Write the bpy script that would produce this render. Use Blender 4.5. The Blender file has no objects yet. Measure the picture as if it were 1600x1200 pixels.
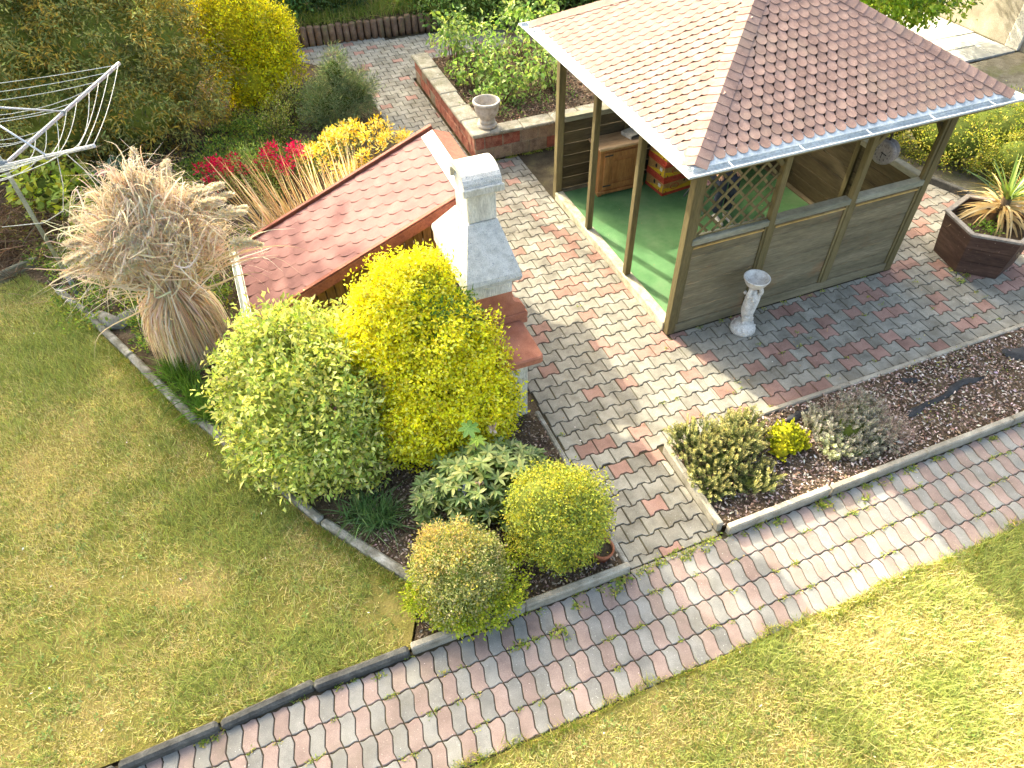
import bpy, math, random
import numpy as np
from mathutils import Vector, Matrix

scene = bpy.context.scene
COL = scene.collection
rng = np.random.default_rng(7)
random.seed(7)
rad = math.radians
PI = math.pi

# ------------------------------------------------------------------ camera
cam_d = bpy.data.cameras.new('camera')
cam = bpy.data.objects.new('camera', cam_d)
COL.objects.link(cam)
cam.location = (-3.798, -4.954, 5.510)
cam.rotation_mode = 'XYZ'
_R = Matrix.Rotation(rad(-20.915), 4, 'Z') @ Matrix.Rotation(rad(90 - 46.296), 4, 'X') @ Matrix.Rotation(rad(-1.106), 4, 'Z')
cam.rotation_euler = _R.to_euler('XYZ')
cam_d.sensor_width = 36.0
cam_d.lens = 36.0 * 1109.0 / 1600.0
cam_d.clip_start = 0.05
cam_d.clip_end = 400
scene.camera = cam

# ------------------------------------------------------------------ light
SUN_EL, SUN_AZ = 30.0, -18.0           # degrees; azimuth clockwise from +Y
world = bpy.data.worlds.new('World')
scene.world = world
world.use_nodes = True
wn = world.node_tree
wn.nodes.clear()
sky = wn.nodes.new('ShaderNodeTexSky')
sky.sky_type = 'NISHITA'
sky.sun_disc = False
sky.sun_elevation = rad(SUN_EL)
sky.sun_rotation = rad(SUN_AZ)
sky.air_density = 0.75
sky.dust_density = 8.0
sky.ozone_density = 0.3
bg = wn.nodes.new('ShaderNodeBackground')
bg.inputs['Strength'].default_value = 0.15
wo = wn.nodes.new('ShaderNodeOutputWorld')
wn.links.new(sky.outputs[0], bg.inputs[0])
wn.links.new(bg.outputs[0], wo.inputs[0])
sun_d = bpy.data.lights.new('sun', 'SUN')
sun_d.energy = 2.0
sun_d.angle = rad(0.55)
sun_d.color = (1.0, 0.915, 0.81)
sun = bpy.data.objects.new('sun', sun_d)
COL.objects.link(sun)
_az, _el = rad(SUN_AZ), rad(SUN_EL)
SUNV = Vector((math.sin(_az) * math.cos(_el), math.cos(_az) * math.cos(_el), math.sin(_el)))
sun.rotation_euler = (-SUNV).to_track_quat('-Z', 'Y').to_euler()
sun.location = SUNV * 30
scene.view_settings.view_transform = 'Standard'
scene.view_settings.look = 'None'
scene.view_settings.exposure = 2.58
scene.view_settings.gamma = 1
scene.view_settings.use_white_balance = True
scene.view_settings.white_balance_temperature = 7050
scene.view_settings.white_balance_tint = 0
scene.view_settings.use_curve_mapping = False

# ------------------------------------------------------------------ helpers
def lin(c):
    """sRGB 0-255 -> linear"""
    out = []
    for v in c[:3]:
        v = v / 255.0
        out.append(v / 12.92 if v <= 0.04045 else ((v + 0.055) / 1.055) ** 2.4)
    return tuple(out)

def new_mat(name):
    m = bpy.data.materials.new(name)
    m.use_nodes = True
    nt = m.node_tree
    nt.nodes.clear()
    out = nt.nodes.new('ShaderNodeOutputMaterial')
    bs = nt.nodes.new('ShaderNodeBsdfPrincipled')
    nt.links.new(bs.outputs[0], out.inputs[0])
    return m, nt, bs, out

def N(nt, kind, **kw):
    n = nt.nodes.new(kind)
    for k, v in kw.items():
        setattr(n, k, v)
    return n

def pos_noise(nt, scale, detail=4.0, rough=0.6, vec=None, stretch=None):
    tx = N(nt, 'ShaderNodeTexNoise')
    tx.inputs['Scale'].default_value = scale
    tx.inputs['Detail'].default_value = detail
    tx.inputs['Roughness'].default_value = rough
    g = N(nt, 'ShaderNodeNewGeometry')
    src = g.outputs['Position']
    if stretch:
        mp = N(nt, 'ShaderNodeMapping')
        mp.inputs['Scale'].default_value = stretch
        nt.links.new(src, mp.inputs['Vector'])
        src = mp.outputs[0]
    nt.links.new(src, tx.inputs['Vector'])
    return tx

def ramp(nt, src, stops):
    r = N(nt, 'ShaderNodeValToRGB')
    els = r.color_ramp.elements
    while len(els) > 1:
        els.remove(els[-1])
    els[0].position = stops[0][0]; els[0].color = (*stops[0][1], 1)
    for p, c in stops[1:]:
        e = els.new(p); e.color = (*c, 1)
    nt.links.new(src, r.inputs[0])
    return r

def mixc(nt, a, b, fac, mode='MIX'):
    m = N(nt, 'ShaderNodeMix', data_type='RGBA', blend_type=mode)
    for sock, v in ((m.inputs[6], a), (m.inputs[7], b), (m.inputs[0], fac)):
        if isinstance(v, (int, float)):
            sock.default_value = v
        elif isinstance(v, tuple):
            sock.default_value = (*v, 1)
        else:
            nt.links.new(v, sock)
    return m.outputs[2]

def bump(nt, bs, src, strength=0.4, dist=0.01):
    b = N(nt, 'ShaderNodeBump')
    b.inputs['Strength'].default_value = strength
    b.inputs['Distance'].default_value = dist
    nt.links.new(src, b.inputs['Height'])
    nt.links.new(b.outputs[0], bs.inputs['Normal'])

def surface(name, base, dark=None, light=None, scale=8.0, fine=90.0, rough=0.85, spec=0.25, vary=0.18,
            bump_s=0.35, bump_d=0.004, stretch=None, stain=None, stain_scale=2.0, stain_amt=(0.5, 0.75), speck=None, attr=False, metallic=0.0):
    """rough weathered material: base tone, larger blotches, fine grain, optional stains, variation per object"""
    m, nt, bs, out = new_mat(name)
    dark = dark or tuple(v * 0.6 for v in base)
    light = light or tuple(min(1, v * 1.3) for v in base)
    n1 = pos_noise(nt, scale, 5, 0.62, stretch=stretch)
    r1 = ramp(nt, n1.outputs[0], [(0.28, dark), (0.5, base), (0.74, light)])
    col = r1.outputs[0]
    n2 = pos_noise(nt, fine, 3, 0.7, stretch=stretch)
    r2 = ramp(nt, n2.outputs[0], [(0.3, (0.62, 0.62, 0.62)), (0.7, (1.25, 1.25, 1.25))])
    col = mixc(nt, col, r2.outputs[0], 0.75, 'MULTIPLY')
    if stain:
        n3 = pos_noise(nt, stain_scale, 6, 0.65)
        r3 = ramp(nt, n3.outputs[0], [(stain_amt[0], (0, 0, 0)), (stain_amt[1], (0.85, 0.85, 0.85))])
        col = mixc(nt, col, stain, r3.outputs[0])
    if speck:
        n4 = pos_noise(nt, speck[1], 2, 0.5)
        r4 = ramp(nt, n4.outputs[0], [(speck[2], (0, 0, 0)), (speck[2] + 0.04, (1, 1, 1))])
        col = mixc(nt, col, speck[0], r4.outputs[0])
    if attr:
        at = N(nt, 'ShaderNodeAttribute', attribute_name='tint')
        col = mixc(nt, col, at.outputs['Color'], 1.0, 'MULTIPLY')
    elif vary:
        oi = N(nt, 'ShaderNodeObjectInfo')
        rr = ramp(nt, oi.outputs['Random'], [(0, (1 - vary,) * 3), (1, (1 + vary,) * 3)])
        col = mixc(nt, col, rr.outputs[0], 1.0, 'MULTIPLY')
    nt.links.new(col, bs.inputs['Base Color'])
    bs.inputs['Roughness'].default_value = rough
    bs.inputs['Specular IOR Level'].default_value = spec
    bs.inputs['Metallic'].default_value = metallic
    if bump_s:
        bump(nt, bs, n2.outputs[0], bump_s, bump_d)
    return m

def leaf_mat(name, trans=0.3, rough=0.5, spec=0.3, warm=(1.1, 1.15, 0.7)):
    m, nt, bs, out = new_mat(name)
    at = N(nt, 'ShaderNodeAttribute', attribute_name='tint')
    nt.links.new(at.outputs['Color'], bs.inputs['Base Color'])
    bs.inputs['Roughness'].default_value = rough
    bs.inputs['Specular IOR Level'].default_value = spec
    tr = N(nt, 'ShaderNodeBsdfTranslucent')
    c2 = mixc(nt, at.outputs['Color'], warm, 1.0, 'MULTIPLY')
    nt.links.new(c2, tr.inputs['Color'])
    mx = N(nt, 'ShaderNodeMixShader')
    mx.inputs[0].default_value = trans
    nt.links.new(bs.outputs[0], mx.inputs[1])
    nt.links.new(tr.outputs[0], mx.inputs[2])
    nt.links.new(mx.outputs[0], out.inputs[0])
    return m

def mesh_np(name, V, F, tint=None, smooth=False):
    """V (n,3); F (m,k) constant k; tint (n,3) linear colours per vertex"""
    V = np.ascontiguousarray(V, np.float32); F = np.ascontiguousarray(F, np.int32)
    me = bpy.data.meshes.new(name)
    k = F.shape[1]
    me.vertices.add(len(V)); me.vertices.foreach_set('co', V.ravel())
    me.loops.add(F.size); me.loops.foreach_set('vertex_index', F.ravel())
    me.polygons.add(len(F))
    me.polygons.foreach_set('loop_start', np.arange(0, F.size, k, dtype=np.int32))
    me.polygons.foreach_set('loop_total', np.full(len(F), k, np.int32))
    if smooth:
        me.polygons.foreach_set('use_smooth', np.ones(len(F), bool))
    if tint is not None:
        a = me.color_attributes.new('tint', 'FLOAT_COLOR', 'POINT')
        c = np.ones((len(V), 4), np.float32); c[:, :3] = tint
        a.data.foreach_set('color', c.ravel())
    me.update(calc_edges=True)
    return me

class MB:
    """collects boxes, prisms, lathes, tubes and sweeps into one mesh"""
    def __init__(s):
        s.v = []; s.f = []; s.sm = []
    def add(s, vs, fs, smooth=False, M=None):
        o = len(s.v)
        if M is not None:
            vs = [tuple(M @ Vector(v)) for v in vs]
        s.v += [tuple(v) for v in vs]
        s.f += [tuple(i + o for i in f) for f in fs]
        s.sm += [smooth] * len(fs)
        return s
    def box(s, x0, x1, y0, y1, z0, z1, b=0.0, M=None):
        if b <= 0:
            vs = [(x, y, z) for z in (z0, z1) for y in (y0, y1) for x in (x0, x1)]
            fs = [(0, 2, 3, 1), (4, 5, 7, 6), (0, 1, 5, 4), (2, 6, 7, 3), (0, 4, 6, 2), (1, 3, 7, 5)]
            return s.add(vs, fs, False, M)
        # chamfered box: 24 vertices
        b = min(b, (x1 - x0) * .45, (y1 - y0) * .45, (z1 - z0) * .45)
        vs = []; idx = {}
        for sx in (0, 1):
            for sy in (0, 1):
                for sz in (0, 1):
                    c = ((x0, x1)[sx], (y0, y1)[sy], (z0, z1)[sz]); d = (1 if sx == 0 else -1, 1 if sy == 0 else -1, 1 if sz == 0 else -1)
                    for ax in range(3):
                        p = [c[i] + (0 if i == ax else d[i] * b) for i in range(3)]
                        idx[(sx, sy, sz, ax)] = len(vs); vs.append(tuple(p))
        fs = []
        for ax in range(3):
            o1, o2 = [i for i in range(3) if i != ax]
            for side in (0, 1):
                q = []
                for a, c in ((0, 0), (1, 0), (1, 1), (0, 1)):
                    k = [0, 0, 0]; k[ax] = side; k[o1] = a; k[o2] = c
                    q.append(idx[(*k, ax)])
                fs.append(tuple(q))
        for ax in range(3):
            o1, o2 = [i for i in range(3) if i != ax]
            for a in (0, 1):
                for c in (0, 1):
                    k0 = [0, 0, 0]; k1 = [0, 0, 0]
                    k0[o1] = k1[o1] = a; k0[o2] = k1[o2] = c; k1[ax] = 1
                    fs.append((idx[(*k0, o1)], idx[(*k1, o1)], idx[(*k1, o2)], idx[(*k0, o2)]))
        for sx in (0, 1):
            for sy in (0, 1):
                for sz in (0, 1):
                    fs.append(tuple(idx[(sx, sy, sz, a)] for a in range(3)))
        return s.add(vs, fs, False, M)
    def prism(s, poly, z0, z1, M=None, b=0.0):
        """poly: counter-clockwise xy; extruded z0..z1 with an optional chamfer at the top"""
        n = len(poly)
        cx = sum(p[0] for p in poly) / n; cy = sum(p[1] for p in poly) / n
        vs = [(x, y, z0) for x, y in poly] + [(x, y, z1 - b) for x, y in poly]
        fs = [tuple(reversed(range(n)))] + [(i, (i + 1) % n, n + (i + 1) % n, n + i) for i in range(n)]
        if b > 0:
            ins = []
            for i in range(n):
                p, q, r = poly[i - 1], poly[i], poly[(i + 1) % n]
                e1 = Vector((q[0] - p[0], q[1] - p[1])); e2 = Vector((r[0] - q[0], r[1] - q[1]))
                if e1.length < 1e-6 or e2.length < 1e-6:
                    ins.append((q[0] + (cx - q[0]) * .05, q[1] + (cy - q[1]) * .05)); continue
                n1 = Vector((-e1.y, e1.x)).normalized(); n2 = Vector((-e2.y, e2.x)).normalized()
                w = n1 + n2
                w = w / max(0.4, w.length_squared) * 2 * b if w.length > 1e-6 else n1 * b
                ins.append((q[0] + w.x, q[1] + w.y))
            vs += [(x, y, z1) for x, y in ins]
            fs += [(n + i, n + (i + 1) % n, 2 * n + (i + 1) % n, 2 * n + i) for i in range(n)]
            fs.append(tuple(range(2 * n, 3 * n)))
        else:
            fs.append(tuple(range(n, 2 * n)))
        return s.add(vs, fs, False, M)
    def lathe(s, prof, seg=24, M=None, cap0=True, cap1=True, lump=0.0):
        vs = []; fs = []
        for r, z in prof:
            for i in range(seg):
                a = 2 * PI * i / seg
                rr = r * (1 + lump * (random.random() - .5)) if lump else r
                vs.append((rr * math.cos(a), rr * math.sin(a), z))
        for j in range(len(prof) - 1):
            for i in range(seg):
                k = (i + 1) % seg
                fs.append((j * seg + i, j * seg + k, (j + 1) * seg + k, (j + 1) * seg + i))
        if cap0: fs.append(tuple(reversed(range(seg))))
        if cap1: fs.append(tuple(range((len(prof) - 1) * seg, len(prof) * seg)))
        return s.add(vs, fs, True, M)
    def tube(s, pts, r, seg=8, cap=True):
        pts = [Vector(p) for p in pts]
        rs = r if isinstance(r, (list, tuple)) else [r] * len(pts)
        vs = []; fs = []
        t0 = (pts[1] - pts[0]).normalized()
        side = t0.cross(Vector((0, 0, 1)))
        if side.length < 1e-3: side = Vector((1, 0, 0))
        side.normalize()
        for i, p in enumerate(pts):
            t = (pts[min(i + 1, len(pts) - 1)] - pts[max(i - 1, 0)]).normalized()
            side = (side - t * side.dot(t)).normalized(); up = side.cross(t)
            for k in range(seg):
                a = 2 * PI * k / seg
                vs.append(tuple(p + (side * math.cos(a) + up * math.sin(a)) * rs[i]))
        for i in range(len(pts) - 1):
            for k in range(seg):
                q = (k + 1) % seg
                fs.append((i * seg + k, i * seg + q, (i + 1) * seg + q, (i + 1) * seg + k))
        if cap:
            fs.append(tuple(reversed(range(seg)))); fs.append(tuple(range((len(pts) - 1) * seg, len(pts) * seg)))
        return s.add(vs, fs, True)
    def bar(s, a, b, w, h, up=(0, 0, 1), bev=0.0):
        """rectangular bar from a to b, w across, h along up"""
        a, b = Vector(a), Vector(b); t = b - a; L = t.length; t.normalize()
        u = Vector(up); u = (u - t * u.dot(t)).normalized(); sd = u.cross(t)
        M = Matrix(((t.x, sd.x, u.x, a.x), (t.y, sd.y, u.y, a.y), (t.z, sd.z, u.z, a.z), (0, 0, 0, 1)))
        return s.box(0, L, -w / 2, w / 2, -h / 2, h / 2, bev, M)
    def mesh(s, name):
        me = bpy.data.meshes.new(name)
        me.from_pydata(s.v, [], s.f)
        me.polygons.foreach_set('use_smooth', s.sm)
        me.update()
        return me
    def build(s, name, mat, parent=None, **kw):
        return put(name, s.mesh(name), mat, parent, **kw)

def put(name, me, mat, parent=None, M=None, label=None, cat=None, group=None, kind=None):
    if mat is not None and len(me.materials) == 0:
        me.materials.append(mat)
    o = bpy.data.objects.new(name, me)
    COL.objects.link(o)
    if M is not None:
        o.matrix_world = M
    if parent is not None:
        o.parent = parent
        q = parent; loc = Matrix.Identity(4); chain = []
        while q is not None:
            chain.append(q); q = q.parent
        W = Matrix.Identity(4)
        for q in reversed(chain):
            W = W @ q.matrix_parent_inverse @ q.matrix_basis
        o.matrix_parent_inverse = W.inverted()
    return tag(o, label, cat, group, kind)

def tag(o, label=None, cat=None, group=None, kind=None):
    if label: o['label'] = label
    if cat: o['category'] = cat
    if group: o['group'] = group
    if kind: o['kind'] = kind
    return o

def thing(name, loc, label, cat, group=None, kind=None):
    o = bpy.data.objects.new(name, None)
    o.empty_display_size = 0.2
    o.location = loc
    COL.objects.link(o)
    return tag(o, label, cat, group, kind)

def T(x, y, z, rz=0.0, rx=0.0, ry=0.0):
    return Matrix.Translation((x, y, z)) @ Matrix.Rotation(rz, 4, 'Z') @ Matrix.Rotation(ry, 4, 'Y') @ Matrix.Rotation(rx, 4, 'X')

def unit(a):
    return a / np.maximum(1e-9, np.linalg.norm(a, axis=1, keepdims=True))

def leaves_geo(Pt, D, Nn, L, W, cols, fold=0.25, curl=0.0):
    """kite leaf with a fold along its midrib: 4 verts, 2 triangles each"""
    n = len(Pt)
    D = unit(D); S = unit(np.cross(D, Nn)); Nn = np.cross(S, D)
    L = np.broadcast_to(L, (n,))[:, None]; W = np.broadcast_to(W, (n,))[:, None]
    base = Pt; mid = Pt + D * L * 0.45
    tip = Pt + D * L - Nn * L * curl
    V = np.stack([base, mid + S * W * .5 + Nn * W * fold, tip, mid - S * W * .5 + Nn * W * fold], 1).reshape(-1, 3)
    i = np.arange(n)[:, None] * 4
    F = np.concatenate([i + np.array([[0, 1, 2]]), i + np.array([[0, 2, 3]])], 1).reshape(-1, 3)
    return V, F, np.repeat(cols, 4, 0)

def pick(palette, n, jitter=0.15, w=None):
    pal = np.array([lin(c) for c in palette])
    i = rng.choice(len(pal), n, p=w)
    c = pal[i] * (1 + jitter * rng.standard_normal((n, 1)))
    return np.clip(c * (1 + 0.06 * rng.standard_normal((n, 3))), 0.003, 0.95)

def clump_cloud(lobes, clumps, per, L, W, palette, sigma=0.06, depth=0.18, up=0.4, out=0.6, wts=None, zmin=0.0,
                jl=0.3, fold=0.25, curl=0.15, droop=0.0, spread=0.5, face=0.6, clump_jit=0.18, core=True, rough=0.09, gap=0.10, squash=1.0, tips=None, tip_frac=0.0, lump=0.10):
    """leaves gathered in clumps over the surface of several ellipsoids"""
    lob = np.array(lobes, float)
    area = lob[:, 3] * lob[:, 4] + lob[:, 3] * lob[:, 5] + lob[:, 4] * lob[:, 5]
    Vs, Fs, Cs = [], [], []; off = 0
    which = rng.choice(len(lob), clumps, p=area / area.sum())
    d = unit(rng.standard_normal((clumps, 3)))
    kf = rng.standard_normal((5, 3)) * 3.2; ph_ = rng.uniform(0, 6.28, 5)
    nz_ = np.sin(d @ kf.T + ph_ + which[:, None] * 1.7).sum(1, keepdims=True) / 1.6
    r = 1 + rough * nz_ - np.abs(rng.standard_normal((clumps, 1))) * depth + lump * rng.standard_normal((clumps, 1)) * 0.5
    c = lob[which, :3] + d * lob[which, 3:6] * r
    # drop clumps buried well inside another lobe
    keep = (c[:, 2] > zmin) & ~((np.sin(c @ (rng.standard_normal((4, 3)) * 9).T + ph_[:4]).sum(1) < -1.9) & (rng.random(clumps) < gap * 8))
    for k, lb in enumerate(lob):
        q = (c - lb[:3]) / lb[3:6]
        keep &= ~(((q ** 2).sum(1) < 0.55 ** 2) & (which != k))
    c, d, which = c[keep], d[keep], which[keep]
    nrm = unit(d / lob[which, 3:6])
    m = len(c)
    ctint = 1 + clump_jit * rng.standard_normal((m, 1))
    n = m * per
    ci = np.repeat(np.arange(m), per)
    off3 = rng.standard_normal((n, 3)) * sigma; off3[:, 2] *= squash
    Pt = c[ci] + off3
    g = rng.standard_normal((n, 3))
    D = unit(nrm[ci] * out + unit(off3) * 0.7 + g * spread + np.array([[0, 0, up - droop]]))
    Nn = unit(nrm[ci] * face + np.array([[0, 0, .7]]) + rng.standard_normal((n, 3)) * 0.5)
    LL = L * (1 + jl * rng.standard_normal(n)).clip(0.4, 1.8); WW = W * (1 + jl * rng.standard_normal(n)).clip(0.5, 1.7)
    cols = pick(palette, n, 0.16, wts) * ctint[ci].clip(0.5, 1.5)
    if tips is not None:
        tm = (rng.random(m) < tip_frac)[ci] & (rng.random(n) < 0.8)
        cols[tm] = pick(tips, tm.sum(), 0.12)
    ok = Pt[:, 2] > zmin
    V, F, Cc = leaves_geo(Pt[ok], D[ok], Nn[ok], LL[ok], WW[ok], cols[ok], fold, curl)
    return V, F, Cc

def merge(parts):
    Vs, Fs, Cs = [], [], []; o = 0
    for V, F, C in parts:
        Vs.append(V); Fs.append(F + o); Cs.append(C); o += len(V)
    return np.concatenate(Vs), np.concatenate(Fs), np.concatenate(Cs)

def ribbons(paths, width, cols, taper=True, side=None):
    """paths (n,k,3) -> flat blades; two triangles a step"""
    n, k, _ = paths.shape
    if side is None:
        side = rng.standard_normal((n, 3)); side[:, 2] *= 0.3
    t = paths[:, -1] - paths[:, 0]
    side = unit(np.cross(unit(t), unit(side)))
    w = np.broadcast_to(np.asarray(width, float).reshape(-1, 1), (n, k)).copy()
    if taper:
        w *= np.clip(1.15 - np.linspace(0, 1, k) ** 2 * 1.1, 0.05, 1)[None]
    A = paths + side[:, None] * w[..., None] * .5; B = paths - side[:, None] * w[..., None] * .5
    V = np.stack([A, B], 2).reshape(-1, 3)
    i = (np.arange(n)[:, None] * k + np.arange(k - 1)[None]).reshape(-1, 1) * 2
    F = np.concatenate([i + np.array([[0, 1, 3]]), i + np.array([[0, 3, 2]])], 1).reshape(-1, 3)
    return V, F, np.repeat(cols, 2 * k, 0)

def wave_noise(seed, n=14, fmin=0.5, fmax=4.0):
    r = np.random.default_rng(seed)
    k = r.standard_normal((n, 2)); k = k / np.linalg.norm(k, axis=1, keepdims=True) * np.exp(r.uniform(math.log(fmin), math.log(fmax), (n, 1)))
    ph = r.uniform(0, 2 * PI, n); am = 1 / np.sqrt(np.linalg.norm(k, axis=1))
    am = am / np.sqrt((am ** 2).sum() / 2)
    return lambda x, y: (am * np.sin(np.outer(x, k[:, 0]) + np.outer(y, k[:, 1]) + ph)).sum(1)

def in_poly(x, y, poly):
    ins = np.zeros(len(x), bool); j = len(poly) - 1
    for i in range(len(poly)):
        xi, yi = poly[i]; xj, yj = poly[j]
        c = ((yi > y) != (yj > y)) & (x < (xj - xi) * (y - yi) / (yj - yi + 1e-12) + xi)
        ins ^= c; j = i
    return ins

def scatter(poly, n):
    xs = [p[0] for p in poly]; ys = [p[1] for p in poly]
    x = rng.uniform(min(xs), max(xs), n); y = rng.uniform(min(ys), max(ys), n)
    k = in_poly(x, y, poly)
    return x[k], y[k]

def sheet(name, polys, z, mat, kind='structure', label=None, parent=None, cat=None):
    mb = MB()
    for p in polys:
        mb.add([(x, y, z) for x, y in p], [tuple(range(len(p)))])
    return mb.build(name, mat, parent, kind=kind, label=label, cat=cat)

def skin_twigs(name, segs, mat, parent, seg=5):
    mb = MB()
    for pts, r in segs:
        mb.tube(pts, r, seg)
    return mb.build(name, mat, parent)

# ------------------------------------------------------------------ materials
M = {}
M['paver_grey'] = surface('paver_grey', lin((141, 137, 127)), lin((112, 108, 99)), lin((160, 156, 146)), 5, 160, 0.9, 0.2, 0.16, 0.5, 0.003,
                          stain=lin((112, 104, 88)), stain_scale=2.6, stain_amt=(0.5, 0.78), speck=(lin((205, 203, 198)), 75, 0.71))
M['paver_red'] = surface('paver_red', lin((150, 119, 108)), lin((126, 98, 89)), lin((163, 133, 122)), 5, 160, 0.9, 0.2, 0.16, 0.5, 0.003,
                         stain=lin((126, 108, 94)), stain_scale=1.7, stain_amt=(0.6, 0.82), speck=(lin((210, 190, 182)), 75, 0.72))
M['wave_grey'] = surface('wave_grey', lin((136, 134, 130)), lin((114, 113, 110)), lin((154, 152, 147)), 4, 170, 0.9, 0.2, 0.12, 0.5, 0.003, stain=lin((120, 114, 100)), stain_scale=1.4, stain_amt=(0.5, 0.8),
                         speck=(lin((208, 206, 200)), 80, 0.7))
M['wave_red'] = surface('wave_red', lin((148, 129, 122)), lin((128, 110, 104)), lin((164, 145, 138)), 4, 170, 0.9, 0.2, 0.12, 0.5, 0.003, stain=lin((120, 112, 98)), stain_scale=1.4, stain_amt=(0.5, 0.8),
                        speck=(lin((216, 198, 190)), 80, 0.7))
M['joint'] = surface('joint_sand', lin((74, 67, 54)), lin((50, 45, 37)), lin((98, 92, 66)), 3, 60, 1.0, 0.1, 0)
M['concrete'] = surface('kerb_concrete', lin((158, 150, 136)), lin((126, 120, 106)), lin((178, 171, 156)), 6, 110, 0.92, 0.2, 0.1, 0.6, 0.005,
                        stain=lin((104, 98, 84)), stain_scale=3, stain_amt=(0.55, 0.8), speck=(lin((90, 86, 76)), 45, 0.68))
M['old_kerb'] = surface('old_kerb', lin((140, 136, 126)), lin((92, 88, 80)), lin((184, 182, 176)), 9, 60, 0.95, 0.2, 0.1, 0.7, 0.008,
                        stain=lin((90, 88, 60)), stain_scale=4, stain_amt=(0.5, 0.75))
M['dark_kerb'] = surface('dark_kerb', lin((84, 83, 80)), lin((58, 57, 54)), lin((112, 110, 104)), 7, 60, 0.95, 0.2, 0.1, 0.7, 0.008)
M['soil'] = surface('soil', lin((98, 84, 68)), lin((58, 49, 40)), lin((126, 110, 90)), 6, 45, 1.0, 0.1, 0, 1.0, 0.03)
M['bark'] = leaf_mat('bark_chips', 0.0, 0.9, 0.15)
M['ground'] = surface('ground_earth', lin((98, 84, 62)), lin((58, 50, 38)), lin((120, 112, 70)), 2.5, 40, 1.0, 0.1, 0, 1.0, 0.03)
M['turf'] = surface('turf', lin((154, 144, 80)), lin((120, 118, 58)), lin((184, 162, 108)), 2.2, 60, 1.0, 0.1, 0, 1.0, 0.03)
M['grass'] = leaf_mat('grass_blades', 0.35, 0.55, 0.25)
M['leaf'] = leaf_mat('leaves', 0.36, 0.5, 0.35)
M['leaf_bright'] = leaf_mat('yellow_leaves', 0.38, 0.5, 0.3, (1.0, 1.0, 0.8))
M['leaf_gloss'] = leaf_mat('glossy_leaves', 0.18, 0.35, 0.5)
M['needle'] = leaf_mat('needles', 0.18, 0.6, 0.2)
M['straw'] = leaf_mat('straw', 0.42, 0.7, 0.2, (1.1, 1.0, 0.8))
M['plume'] = leaf_mat('plume_fluff', 0.5, 0.8, 0.1, (1.0, 0.97, 0.9))
M['petal'] = leaf_mat('petals', 0.35, 0.6, 0.15, (1, 1, 1))
M['core_yellow'] = surface('yellow_leaf_mass', lin((176, 164, 44)), lin((120, 126, 40)), None, 9, 40, 1.0, 0.05, 0)
M['core_light'] = surface('light_leaf_mass', lin((128, 136, 62)), None, None, 9, 40, 1.0, 0.05, 0)
M['gravel'] = surface('gravel_yard', lin((132, 124, 108)), lin((98, 92, 76)), lin((156, 149, 134)), 5, 45, 1.0, 0.1, 0, 0.9, 0.015, stain=lin((112, 116, 66)), stain_scale=1.5, stain_amt=(0.5, 0.7))
M['twig'] = surface('twig_bark', lin((106, 88, 70)), None, None, 14, 80, 0.95, 0.15, 0.1)
M['core'] = surface('inner_leaf_mass', lin((84, 94, 42)), None, None, 9, 40, 1.0, 0.05, 0)
M['timber'] = surface('treated_timber', lin((108, 97, 66)), lin((80, 73, 47)), lin((134, 120, 84)), 4, 70, 0.8, 0.25, 0.12, 0.4, 0.004, stretch=(1, 1, 0.12))
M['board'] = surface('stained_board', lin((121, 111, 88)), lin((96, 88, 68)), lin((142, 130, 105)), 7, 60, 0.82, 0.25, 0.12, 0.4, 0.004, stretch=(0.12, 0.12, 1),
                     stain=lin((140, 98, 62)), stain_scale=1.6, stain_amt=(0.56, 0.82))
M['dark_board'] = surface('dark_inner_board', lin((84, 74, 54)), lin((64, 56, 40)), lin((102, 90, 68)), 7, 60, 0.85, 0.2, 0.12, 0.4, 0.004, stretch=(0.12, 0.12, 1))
M['rail'] = surface('weathered_rail', lin((134, 131, 112)), lin((112, 109, 90)), lin((160, 157, 142)), 7, 60, 0.85, 0.25, 0.08, 0.4, 0.004, stretch=(0.15, 0.15, 1))
M['raw_wood'] = surface('raw_wood', lin((196, 158, 96)), lin((160, 120, 64)), lin((214, 182, 128)), 6, 50, 0.8, 0.25, 0.06, 0.3, 0.003, stretch=(0.2, 0.2, 1))
M['sill'] = surface('pale_sill', lin((178, 172, 150)), lin((140, 134, 112)), lin((198, 194, 176)), 8, 60, 0.85, 0.2, 0.06, 0.4, 0.004)
M['shingle'] = surface('roof_shingle', lin((150, 123, 114)), lin((131, 107, 99)), lin((166, 139, 129)), 9, 260, 0.95, 0.15, 0.13, 0.7, 0.004,
                       stain=lin((146, 128, 114)), stain_scale=2.2, stain_amt=(0.5, 0.8), speck=(lin((206, 178, 164)), 120, 0.68))
M['underlay'] = surface('roof_felt', lin((96, 76, 70)), None, None, 8, 100, 1.0, 0.1, 0)
M['red_shingle'] = surface('red_shingle', lin((142, 103, 98)), lin((130, 93, 89)), lin((153, 115, 108)), 5, 240, 0.9, 0.2, 0.07, 0.5, 0.003)
M['red_metal'] = surface('red_brown_trim', lin((150, 92, 76)), lin((128, 78, 64)), lin((166, 106, 88)), 4, 40, 0.8, 0.2, 0.05, 0.15, 0.002)
M['zinc'] = surface('zinc', lin((186, 192, 196)), lin((160, 168, 174)), lin((206, 210, 212)), 3, 40, 0.5, 0.4, 0.03, 0.08, 0.002, metallic=0.0)
M['white_metal'] = surface('white_flashing', lin((222, 218, 210)), lin((196, 192, 184)), lin((232, 230, 224)), 3, 40, 0.5, 0.4, 0, 0.08, 0.002)
M['slat'] = surface('shed_slat', lin((124, 92, 58)), lin((92, 66, 42)), lin((150, 114, 74)), 6, 60, 0.8, 0.25, 0.15, 0.4, 0.004, stretch=(1, 1, 0.12))
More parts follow.
